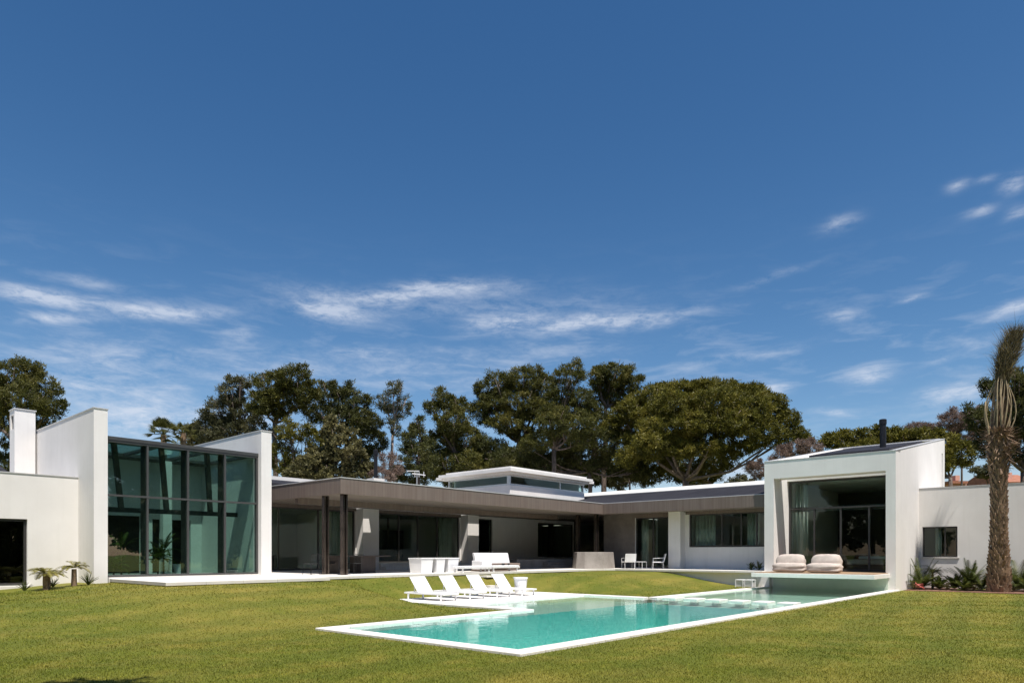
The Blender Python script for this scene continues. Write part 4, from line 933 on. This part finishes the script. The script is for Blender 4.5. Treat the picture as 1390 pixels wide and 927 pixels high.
# big tied-up palm on the right
pp = at(1356, 801, 29.9)
palm = empty('date_palm', (pp.x, pp.y, -.05), 0, 'tall thick-trunked palm with its fronds tied up in a bundle', 'palm tree')
r = random.Random(5)
def zpx(py): return EYE - 29.9*(py-752)/F + .05
H = zpx(585)
m_ = MB(); prof = []
for i in range(40):
    z = H*i/39; rad = .31 + .13*math.exp(-z/1.0) + .07*math.exp(-((z-.9)/.9)**2) + .05*sstep(H-2.2, H-1.2, z) + .02*math.sin(z*9)
    prof.append((float(rad)*.88, z))
m_.lathe(prof, 28); m_.build('trunk', M['palmbark'], palm, smooth=True)
m_ = MB(); cnt = 0; z = .05; row = 0
while z < H:
    rad = .285 + .13*math.exp(-z/1.0) + .07*math.exp(-((z-.9)/.9)**2) + .06*float(sstep(H-2.2, H-1.2, z)); nb = 13
    for k in range(nb):
        a = 2*math.pi*(k + .5*(row % 2))/nb + r.uniform(-.12, .12); zz = z + r.uniform(-.04, .04)
        er = Vector((math.cos(a), math.sin(a), 0)); et = Vector((-math.sin(a), math.cos(a), 0)); w = rad*.26*r.uniform(.8, 1.15); hgt = r.uniform(.15, .26); out = r.uniform(.03, .085)*(1 + 1.2*float(sstep(H-2.6, H-1, z)))
        c0 = er*(rad*.93) + Vector((0,0,zz))
        b_ = [c0 - et*w, c0 + et*w, c0 + et*w*.8 + Vector((0,0,-.05)) + er*.01, c0 - et*w*.8 + Vector((0,0,-.05)) + er*.01]
        c1 = c0 + er*out + Vector((0,0,hgt)); tp = [c1 - et*w*.55 - er*.03, c1 + et*w*.55 - er*.03, c1 + et*w*.5 + er*.02, c1 - et*w*.5 + er*.02]
        m_.hexa(b_, tp)
    z += .155; row += 1
m_.build('leaf_bases', M['palmbark'], palm)
m_ = MB()        # ragged fibres near the top
for k in range(420):
    a = r.uniform(0, 6.28); z = H - abs(r.gauss(0, .75)); rad = .34; c0 = Vector((math.cos(a)*rad, math.sin(a)*rad, z)); d = Vector((math.cos(a)*r.uniform(.1,.55), math.sin(a)*r.uniform(.1,.55), r.uniform(-.35,.35)))
    s = Vector((-math.sin(a), math.cos(a), r.uniform(-.5,.5)))*.025; m_.add([c0-s, c0+s, c0+d+s*.4, c0+d-s*.4], [(0,1,2,3)])
m_.build('fibres', M['palmbark'], palm)
m_ = MB(); ztie = zpx(508); cr = Vector((CR[0], CR[1], 0)); cf = Vector((CF[0], CF[1], 0))
for k in range(20):
    a = 2*math.pi*k/20 + r.uniform(-.2,.2); inn = r.uniform(.2, 1); bel = r.uniform(.25, .52)*inn + .05
    d = cr*math.cos(a) + cf*math.sin(a); q = []
    for i in range(9):
        u_ = i/8; rad = .30*(1-u_)*inn + bel*math.sin(math.pi*min(1, u_**.8))**.9 + .14*u_; q.append(d*rad*.86 + cr*(.10*u_+.05*math.sin(u_*6+k)) + Vector((0,0,H-.25 + (ztie-H+.25)*u_)))
    w_ = r.uniform(.55, 1.1); m_.tube(q, [t_*w_ for t_ in (.05,.046,.042,.038,.034,.03,.028,.026,.024)], 6)
q = [cr*-.35+Vector((0,0,H-.9)), cr*-.42+Vector((0,0,H-.2)), cr*-.50+Vector((0,0,H+.35)), cr*-.62+Vector((0,0,H+.9)), cr*-.58+Vector((0,0,H+1.3))]
m_.tube(q, [.05,.045,.04,.03,.02], 6)
m_.build('frond_stems', M['frondstem'], palm, smooth=True)
m_ = MB()
for k in range(190):
    a = r.uniform(0, 6.28); u0 = r.uniform(0, .75); u1 = u0 + r.uniform(.12, .4); rd = r.uniform(.05, .3)
    p0, p1 = [(cr*math.cos(a+t_) + cf*math.sin(a+t_))*rd*(1.1-.5*abs(u_q-.4)) + cr*(.1*u_q) + Vector((0,0,H-.3+(ztie-H+.3)*u_q)) for u_q, t_ in ((u0, 0), (u1, r.uniform(-.3,.3)))]
    s_ = Vector((-math.sin(a), math.cos(a), 0))*r.uniform(.012,.035); m_.add([p0-s_, p0+s_, p1+s_*.5, p1-s_*.5], [(0,1,2,3)])
m_.build('dry_sheaths', M['palmbark'], palm)
rn = np.random.default_rng(9); n = 3000
u_ = rn.uniform(0, 1, n); a = rn.uniform(0, 2*np.pi, n); ht = zpx(446) - ztie
wid = np.where(u_ < .6, .24 + .26*u_, .40 - .42*(u_-.6))*rn.uniform(.0, 1, n)**.5
lean = .12 + .62*u_**1.3
C = np.stack([CR[0]*(wid*np.cos(a)+lean) + CF[0]*wid*np.sin(a), CR[1]*(wid*np.cos(a)+lean) + CF[1]*wid*np.sin(a), ztie - .35 + (ht*.92+.35)*u_], 1)
D = unit(np.stack([CR[0]*(.5*np.cos(a)+.3)+CF[0]*.5*np.sin(a), CR[1]*(.5*np.cos(a)+.3)+CF[1]*.5*np.sin(a), 1.1+0*a], 1) + .38*rn.normal(size=(n, 3)))
S = unit(np.cross(D, rn.normal(size=(n, 3)))); Ln = rn.uniform(.2, .9, n)*np.where(rn.uniform(0,1,n) < .12, 1.35, .8); W_ = .011
V = np.stack([C-S*W_, C+S*W_, C+D*Ln[:, None]], 1).reshape(-1, 3)
npmesh('tied_fronds', V, 3, M['drypalm'], palm)

# cycads and bed plants
def frond_plant(name, loc, n, L, lab, cat, leaf='cycad', trunk_h=0.0, trunk_r=.08, lift=(.35, 1.2), lw=.02, ll=.16, nl=22, seed=1, group=None, trunks=((0,0),), droop=.5):
    rr = random.Random(seed); t = empty(name, loc, rr.uniform(0, 6), lab, cat, group); m_ = MB()
    for (tx, ty) in trunks:
        th = trunk_h*rr.uniform(.85, 1.1)
        for k in range(n):
            a = 6.283*k/n + rr.uniform(-.25, .25); e = rr.uniform(*lift); l = L*rr.uniform(.75, 1.1); p = Vector((tx, ty, th)); d = Vector((math.cos(a)*math.cos(e), math.sin(a)*math.cos(e), math.sin(e))); side = Vector((-math.sin(a), math.cos(a), 0))
            pts = [p.copy()]
            for i in range(nl):
                p = p + d*(l/nl); d = (d + Vector((0,0,-droop/nl*(1+i/nl)))).normalized(); pts.append(p.copy())
                if i > 1:
                    w = ll*math.sin(math.pi*min(1, (i+2)/(nl+2)))**.6
                    for sg in (-1, 1):
                        dd = (side*sg + d*.55 + Vector((0,0,.25))).normalized(); tip = p + dd*w; m_.add([p - d*lw*.5, p + d*lw*.5, tip + d*.002, tip - d*.002], [(0,1,2,3)])
            m_.tube([pts[0], pts[nl//2], pts[-1]], [.012, .008, .003], 4)
    m_.build('fronds', M[leaf], t)
    if trunk_h > 0:
        q = MB()
        for (tx, ty) in trunks: q.tube([(tx*.6,ty*.6,-.1),(tx,ty,trunk_h*.5),(tx,ty,trunk_h)], [trunk_r*1.2, trunk_r, trunk_r*.9], 8)
        q.build('trunk', M['palmbark'], t)
    return t
def grd(px, py, Z): p = at(px, py, Z); return (p.x, p.y, float(gz(p.x, p.y)))
frond_plant('cycad', (6.35, 24.6, .50), 11, .62, 'yellowish cycad on a short twin trunk, the left one by the white wall', 'cycad', 'cycadyel', .52, .07, (.1,.8), .03, .13, 18, 1, 'yellowish cycads by the left wall', ((-.12,0),(.12,.05)), .9)
frond_plant('cycad', (7.15, 24.9, .58), 12, .55, 'yellowish cycad on a single stem, the right one beside the fin wall', 'cycad', 'cycadyel', .55, .08, (.1,.8), .03, .12, 18, 2, 'yellowish cycads by the left wall', ((0,0),), .9)
for i, (x, y, l, lab) in enumerate([(6.7,25.4,.3,'low grass tuft between the two yellowish cycads'),(7.55,24.9,.42,'wispy green tuft against the fin wall right of the cycads'),(5.9,25.2,.3,'low green tuft left of the cycads by the dark door')]):
    frond_plant('grass_tuft', (x, y, float(gz(x, y))), 26, l, lab, 'plant', 'cycad', 0, 0, (.7,1.5), .01, .03, 6, 60+i, 'green tufts by the left wall', droop=.4)
bedm = MB(); bx = []
bedm.prism([(35.1,7.13),(36.4,7.13),(38.84,7.13),(38.84,-14),(35.9,-14),(35.55,-2),(35.45,3)], -.2, -.035); o = bedm.build('planting_bed', M['soil']); tag(o, 'red-brown mulched planting bed under the right wall', kind='structure')
GP = 'green plants in the right bed'
bp = [('cycad', 1251, 797, 32.3, 22, .95, 'big dark cycad at the left end of the bed behind the red hose', 'cycad', (.35,1.35)),
      ('cycad', 1296, 797, 31.7, 14, .55, 'small dark cycad under the square window', 'cycad', (.3,1.3)),
      ('cycad', 1316, 797, 31.6, 16, .95, 'upright cycad with tall stiff fronds right of the square window', 'cycad', (.7,1.45)),
      ('cycad', 1333, 798, 31.0, 16, .80, 'dark cycad touching the left side of the palm trunk', 'cycad', (.2,1.2)),
      ('cycad', 1383, 799, 30.6, 18, 1.05, 'tall dark cycad right of the palm trunk', 'cycad', (.45,1.35)),
      ('cycad', 1275, 798, 31.6, 12, .45, 'low yellow-green cycad in front of the small palm', 'cycad', (.3,1.3)),
      ('cycad', 1308, 800, 30.6, 12, .42, 'low fern-like cycad at the front edge of the bed', 'cycad', (.3,1.3)),
      ('cycad', 1397, 800, 30.0, 14, .70, 'bright cycad cut by the right picture edge', 'cycad', (.3,1.3))]
for i, (nm, px, py, Z, n, L, lab, cat, lift) in enumerate(bp):
    x, y, z = grd(px, py, Z); frond_plant(nm, (x, y, .02), n+10, L*1.45, lab, cat, 'cycad', 0, 0, lift, .045, .17*L+.05, 24, 80+i, GP, droop=.55)
x, y, z = grd(1266, 797, 32.6); frond_plant('small_palm', (x, y, .02), 12, .62, 'small feathery palm on a thin stem under the square window', 'palm tree', 'palmleaf', .75, .05, (.0,1.1), .02, .2, 20, 95, droop=1.1)
for i, (px, Z, lab) in enumerate([(1240, 31.6, 'pale grassy tuft behind the red hose'), (1286, 30.9, 'light green grassy tuft between the low cycads'), (1322, 30.4, 'light green grassy tuft left of the palm foot'), (1376, 29.9, 'light green grassy tuft right of the palm foot')]):
    x, y, z = grd(px, 799, Z); frond_plant('grass_tuft', (x, y, .02), 30, .36, lab, 'plant', 'olive', 0, 0, (.5,1.5), .014, .04, 7, 110+i, 'grassy tufts in the right bed', droop=.6)
for i, (px, Z, L, lab) in enumerate([(1020, 35.6, .42, 'small dark plant in the terrace corner, left one'), (1030, 35.3, .55, 'small dark plant in the terrace corner, next to the pavilion')]):
    p = at(px, 773, Z); frond_plant('corner_plant', (p.x, p.y, T), 12, L, lab, 'plant', 'cycad', 0, 0, (.6,1.45), .04, .10, 10, 130+i, 'dark plants in the terrace corner')
x, y, z = grd(1311, 800, 30.5)
# indoor plants in the hall
for i, (x, y, L, th, lab) in enumerate([(9.6, 28.0, .8, .5, 'leafy plant inside the hall behind the first glass bay'), (10.6, 27.2, .7, .2, 'low bushy plant inside the hall behind the second glass bay'), (11.2, 28.2, .9, .6, 'tall leafy plant inside the hall near its middle mullion'), (9.0, 27.0, .6, .0, 'low spreading plant in the left corner of the hall')]):
    frond_plant('indoor_plant', (x, y, .8), 16, L, lab, 'plant', 'cycad', th+.35, .03, (.0,1.4), .07, .16, 12, 150+i, 'plants inside the glass hall', droop=.9)
m_ = MB(); m_.lathe([(.16,0),(.22,.4),(.24,.42),(.2,.42)], 20); o = m_.build('pot', M['whitefurn']); o.location = (11.5, 27.5, .8); tag(o, 'pale pot on the floor inside the glass hall', 'pot')

# trees standing behind the photographer (seen mirrored in the glass, one shades the lower left lawn)
def back_tree(x, y, h, w, lab, seed, leaf='pine', name='pine_tree'):
    r = np.random.default_rng(seed); t = empty(name, (x, y, -.05), 0, lab, 'tree', 'trees behind the viewpoint'); rr = random.Random(seed)
    L = [(rr.uniform(-.5,.5)*w, rr.uniform(-.5,.5)*w, h*rr.uniform(.2,.9), w*rr.uniform(.28,.45), w*rr.uniform(.28,.45), w*rr.uniform(.2,.32)) for k in range(13)]
    npmesh('crown', crown_pts(L, r, .5, .7, .5, .2), 4, M[leaf], t)
    m_ = MB(); m_.tube([(0,0,-.2),(.2,0,h*.3),(0,.1,h*.6)], [.35,.28,.2], 9)
    for l in L: m_.tube([(0,.1,h*.5), (l[0]*.5, l[1]*.5, l[2]*.85), l[:3]], [.16,.1,.04], 6)
    m_.build('trunk', M['bark'], t)
for i, (x, y, h, w) in enumerate([(6,-12,13,8),(16,-16,15,10),(27,-14,14,9),(38,-22,16,11),(-10,-6,13,8),(-16,8,14,9),(-20,22,15,10),(50,-24,15,10),(-4,-20,16,10)]):
    back_tree(x, y, h, w, ['broad pine beyond the lawn mirrored in the hall glazing','tall pine beyond the lawn mirrored in the doors','wide pine on the far side of the lawn','high pine by the garden boundary','pine behind and left of the viewpoint','pine left of the lawn mirrored in the pavilion glazing','tall pine at the left garden edge','pine at the far right garden corner','pine far behind the viewpoint'][i], 200+i, ['pine','pinedark','greygreen'][i % 3])

r_ = np.random.default_rng(77); t = empty('pine_tree', (-1.6, 3.0, -.05), 0, 'pine overhanging the viewpoint whose shadow touches the lower left lawn', 'tree', 'trees behind the viewpoint')
LL = [(1.3,1.5,10,1.2,1.2,.7),(2.2,2.2,10.4,1.0,.9,.6),(.3,.4,10.6,1.3,1.3,.8),(-.9,-.6,10.2,1.4,1.3,.8)]
npmesh('crown', crown_pts(LL, r_, .9, .5, .4, .12), 4, M['pine'], t)
m_ = MB(); m_.tube([(0,0,-.2),(-.2,-.1,5),(0,0,9)], [.3,.24,.16], 9)
for l in LL: m_.tube([(0,0,8.6), (l[0]*.6, l[1]*.6, 9.6), l[:3]], [.12,.08,.03], 6)
m_.build('trunk', M['bark'], t)
# far houses on the right
h = empty('far_house', tuple(at(1375, 700, 90).xy) + (0,), 0, 'peach-walled house with a terracotta tiled roof far behind the right wall', 'house')
c0 = at(1372, 700, 90)
def cam_box(mb, px0, px1, py0, py1, Z, dep):
    a = at(px0, py0, Z); b = at(px1, py0, Z); z1 = a.z; z0 = at(px0, py1, Z).z; f = Vector((CF[0], CF[1], 0))*dep
    mb.hexa([(a.x,a.y,z0),(b.x,b.y,z0),(b.x+f.x,b.y+f.y,z0),(a.x+f.x,a.y+f.y,z0)], [(a.x,a.y,z1),(b.x,b.y,z1),(b.x+f.x,b.y+f.y,z1),(a.x+f.x,a.y+f.y,z1)])
m_ = MB(); cam_box(m_, 1362, 1410, 654, 752, 90, 8); m_.build('wall', M['peach'], h, True)
m_ = MB(); a = at(1360, 654, 89.5); b = at(1412, 654, 89.5); f = Vector((CF[0], CF[1], 0))
m_.hexa([a, b, b+f*9, a+f*9], [a+f*4+Vector((0,0,1.4)), b+f*4+Vector((0,0,1.4)), b+f*5+Vector((0,0,1.4)), a+f*5+Vector((0,0,1.4))]); m_.build('roof', M['terracotta'], h, True)
m_ = MB(); cam_box(m_, 1367, 1374, 641, 654, 91, 1); m_.build('chimney', M['peach'], h, True)
h2 = empty('far_house', tuple(at(1297, 700, 85).xy) + (0,), 0, 'small tiled house far behind, left of the tied-up palm', 'house')
m_ = MB(); cam_box(m_, 1291, 1312, 656, 752, 85, 6); m_.build('wall', M['peach'], h2, True)
m_ = MB(); cam_box(m_, 1289, 1314, 652.5, 655.8, 84.6, 7); m_.build('roof', M['terracotta'], h2, True)
m_ = MB(); cam_box(m_, 1297, 1303, 645, 652, 86, 1); m_.build('chimney', M['peach'], h2, True)

# ------------------------------------------------------------------ light and sky
S = Vector((-.18, -.39, 1.0)).normalized()
el = math.asin(S.z); rot = math.atan2(S.x, S.y)
L = bpy.data.lights.new('sun', 'SUN'); L.energy = 5.0; L.angle = R(.53); L.color = (1, .94, .865)
lo_ = bpy.data.objects.new('sun', L); lo_.rotation_euler = S.to_track_quat('Z', 'Y').to_euler(); COL.objects.link(lo_)
W = bpy.data.worlds.new('World'); sc.world = W; W.use_nodes = True; nt = W.node_tree; bg = nt.nodes['Background']
sky = N(nt, 'ShaderNodeTexSky'); sky.sky_type = 'NISHITA'; sky.sun_disc = False; sky.sun_elevation = el; sky.sun_rotation = rot; sky.air_density = 1.0; sky.dust_density = .3; sky.ozone_density = 2.2; sky.altitude = 20
hs = N(nt, 'ShaderNodeHueSaturation'); hs.inputs['Saturation'].default_value = 1.0; hs.inputs['Value'].default_value = 1; SK = .10
sr = N(nt, 'ShaderNodeSeparateColor'); nt.links.new(sky.outputs[0], sr.inputs[0]); cc_ = N(nt, 'ShaderNodeCombineColor')
for i_, (k_, g_) in enumerate(((2.10, 1.70), (1.30, 1.30), (1.18, 1.14))):
    m1 = N(nt, 'ShaderNodeMath', operation='MULTIPLY'); m1.inputs[1].default_value = SK; nt.links.new(sr.outputs[i_], m1.inputs[0])
    m2 = N(nt, 'ShaderNodeMath', operation='POWER'); m2.inputs[1].default_value = g_; nt.links.new(m1.outputs[0], m2.inputs[0])
    m3 = N(nt, 'ShaderNodeMath', operation='MULTIPLY'); m3.inputs[1].default_value = k_/SK*.80; nt.links.new(m2.outputs[0], m3.inputs[0]); nt.links.new(m3.outputs[0], cc_.inputs[i_])
nt.links.new(cc_.outputs[0], hs.inputs['Color'])
tc = N(nt, 'ShaderNodeTexCoord'); sp = N(nt, 'ShaderNodeSeparateXYZ'); nt.links.new(tc.outputs['Generated'], sp.inputs[0])
def MA(op, a, b=None, c=None):
    n = N(nt, 'ShaderNodeMath', operation=op)
    for i, v in enumerate((a, b, c)):
        if v is None: continue
        if isinstance(v, (int, float)): n.inputs[i].default_value = v
        else: nt.links.new(v, n.inputs[i])
    return n.outputs[0]
az = MA('ARCTAN2', sp.outputs['Y'], sp.outputs['X']); ele = MA('ARCSINE', sp.outputs['Z'])
def azel(px, py):
    d = at(px, py, 1.0) - Vector((0, 0, EYE)); return math.atan2(d.y, d.x), math.atan2(d.z, math.hypot(d.x, d.y))
clouds = [  # px, py, half-length px, half-height px, tilt, weight
 (50,405,95,15,-.02,1.0),(70,438,60,9,-.12,.6),(215,425,100,14,-.12,1.0),(120,385,60,8,.0,.35),(330,458,26,10,0,.4),(440,418,50,16,-.05,.75),(560,397,150,14,-.06,.95),(460,430,60,16,-.05,.35),(620,420,240,18,-.04,.3),(680,435,55,11,-.1,.7),
 (830,437,130,11,-.05,.85),(760,440,120,20,-.03,.35),(1000,487,110,10,-.1,.35),(150,500,160,35,-.03,.35),(450,500,260,28,-.02,.3),(250,560,170,24,0,.7),(160,580,110,22,0,.6),(120,520,120,18,-.05,.35),(1050,528,26,12,0,.8),
 (1180,510,42,13,0,.75),(1300,535,75,20,-.1,.7),(1275,487,30,8,-.2,.4),(1140,310,30,14,-.1,.45),(1145,430,32,11,.05,.5),(1240,403,25,5,0,.6),(1375,420,42,10,-.18,.8),(1375,255,20,14,-.1,.6),(1385,290,22,10,-.05,.65),(1330,287,24,8,.08,.45),(1300,252,18,9,0,.45),(1340,245,18,7,.1,.3),
 (1130,560,40,6,0,.5),(1330,465,30,14,0,.35),(1010,645,50,24,0,.9),(700,480,200,16,-.03,.2),(490,480,50,10,0,.4),(1050,375,70,6,-.1,.25)]
tot = None
nz = N(nt, 'ShaderNodeCombineXYZ'); nt.links.new(az, nz.inputs[0]); nt.links.new(ele, nz.inputs[1])
mp = N(nt, 'ShaderNodeMapping'); mp.inputs['Rotation'].default_value = (0, 0, R(8)); mp.inputs['Scale'].default_value = (6.5, 30, 1); nt.links.new(nz.outputs[0], mp.inputs['Vector'])
def wn(vec, s, d, r_, dist=0):
    n = N(nt, 'ShaderNodeTexNoise'); n.inputs['Scale'].default_value = s; n.inputs['Detail'].default_value = d; n.inputs['Roughness'].default_value = r_; n.inputs['Distortion'].default_value = dist; nt.links.new(vec, n.inputs['Vector']); return n.outputs['Fac']
n1 = wn(mp.outputs[0], 1.6, 8, .62, .4)
mp2 = N(nt, 'ShaderNodeMapping'); mp2.inputs['Scale'].default_value = (22, 60, 1); mp2.inputs['Rotation'].default_value = (0,0,R(-20)); nt.links.new(nz.outputs[0], mp2.inputs['Vector']); n2 = wn(mp2.outputs[0], 2.0, 8, .72, .5)
wob = MA('MULTIPLY', MA('SUBTRACT', wn(nz.outputs[0], 9, 3, .5), .5), .03)
ele_w = MA('ADD', ele, wob)
for (px, py, hl, hh, tl, wt) in clouds:
    a0, e0 = azel(px, py); a1, e1 = azel(px+hl, py); sa = abs(a1-a0)*.8; se = max(.004, abs(azel(px, py-hh)[1]-e0))*.8
    k = math.tan(tl)
    da = MA('SUBTRACT', az, a0); de = MA('SUBTRACT', MA('SUBTRACT', ele_w, e0), MA('MULTIPLY', da, k*-1*-1 if False else k))
    q = MA('ADD', MA('POWER', MA('ABSOLUTE', MA('DIVIDE', da, sa)), 2.0), MA('POWER', MA('ABSOLUTE', MA('DIVIDE', de, se)), 2.0))
    g_ = MA('MULTIPLY', MA('EXPONENT', MA('MULTIPLY', q, -1.0)), wt)
    tot = g_ if tot is None else MA('ADD', tot, g_)
tx = MA('MULTIPLY', MA('MAXIMUM', MA('SUBTRACT', MA('ADD', MA('MULTIPLY', n1, 1.1), MA('MULTIPLY', n2, .95)), .76), 0), 1.9)
fac = MA('MINIMUM', MA('MULTIPLY', tot, tx), .60)
thin = MA('MULTIPLY', MA('MAXIMUM', MA('SUBTRACT', n1, .50), 0), MA('MULTIPLY', MA('EXPONENT', MA('MULTIPLY', MA('POWER', MA('ABSOLUTE', MA('DIVIDE', MA('SUBTRACT', ele, .24), .10)), 2.0), -1.0)), 1.0))
fac = MA('MINIMUM', MA('ADD', fac, thin), .85)
CLD = (5.6, 6.0, 6.8, 1)
mx = N(nt, 'ShaderNodeMix'); mx.data_type = 'RGBA'; nt.links.new(fac, mx.inputs[0]); nt.links.new(hs.outputs[0], mx.inputs[6]); mx.inputs[7].default_value = CLD
nt.links.new(mx.outputs[2], bg.inputs['Color']); bg.inputs['Strength'].default_value = .10

# ------------------------------------------------------------------ camera and render
cam = bpy.data.cameras.new('camera'); cam.lens = 24.0; cam.sensor_width = 36.0; cam.sensor_fit = 'HORIZONTAL'; cam.shift_y = (HOR - 463.5)/1390.0; cam.clip_end = 3000; cam.clip_start = .05
co = bpy.data.objects.new('camera', cam); co.location = (0, 0, EYE); co.rotation_euler = (R(90), 0, AZ - R(90)); COL.objects.link(co); sc.camera = co
sc.view_settings.view_transform = 'Standard'; sc.view_settings.look = 'None'; sc.view_settings.gamma = 1; sc.view_settings.exposure = 0.4
sc.render.engine = 'CYCLES'
sc.cycles.max_bounces = 6; sc.cycles.diffuse_bounces = 3; sc.cycles.glossy_bounces = 3; sc.cycles.transparent_max_bounces = 20
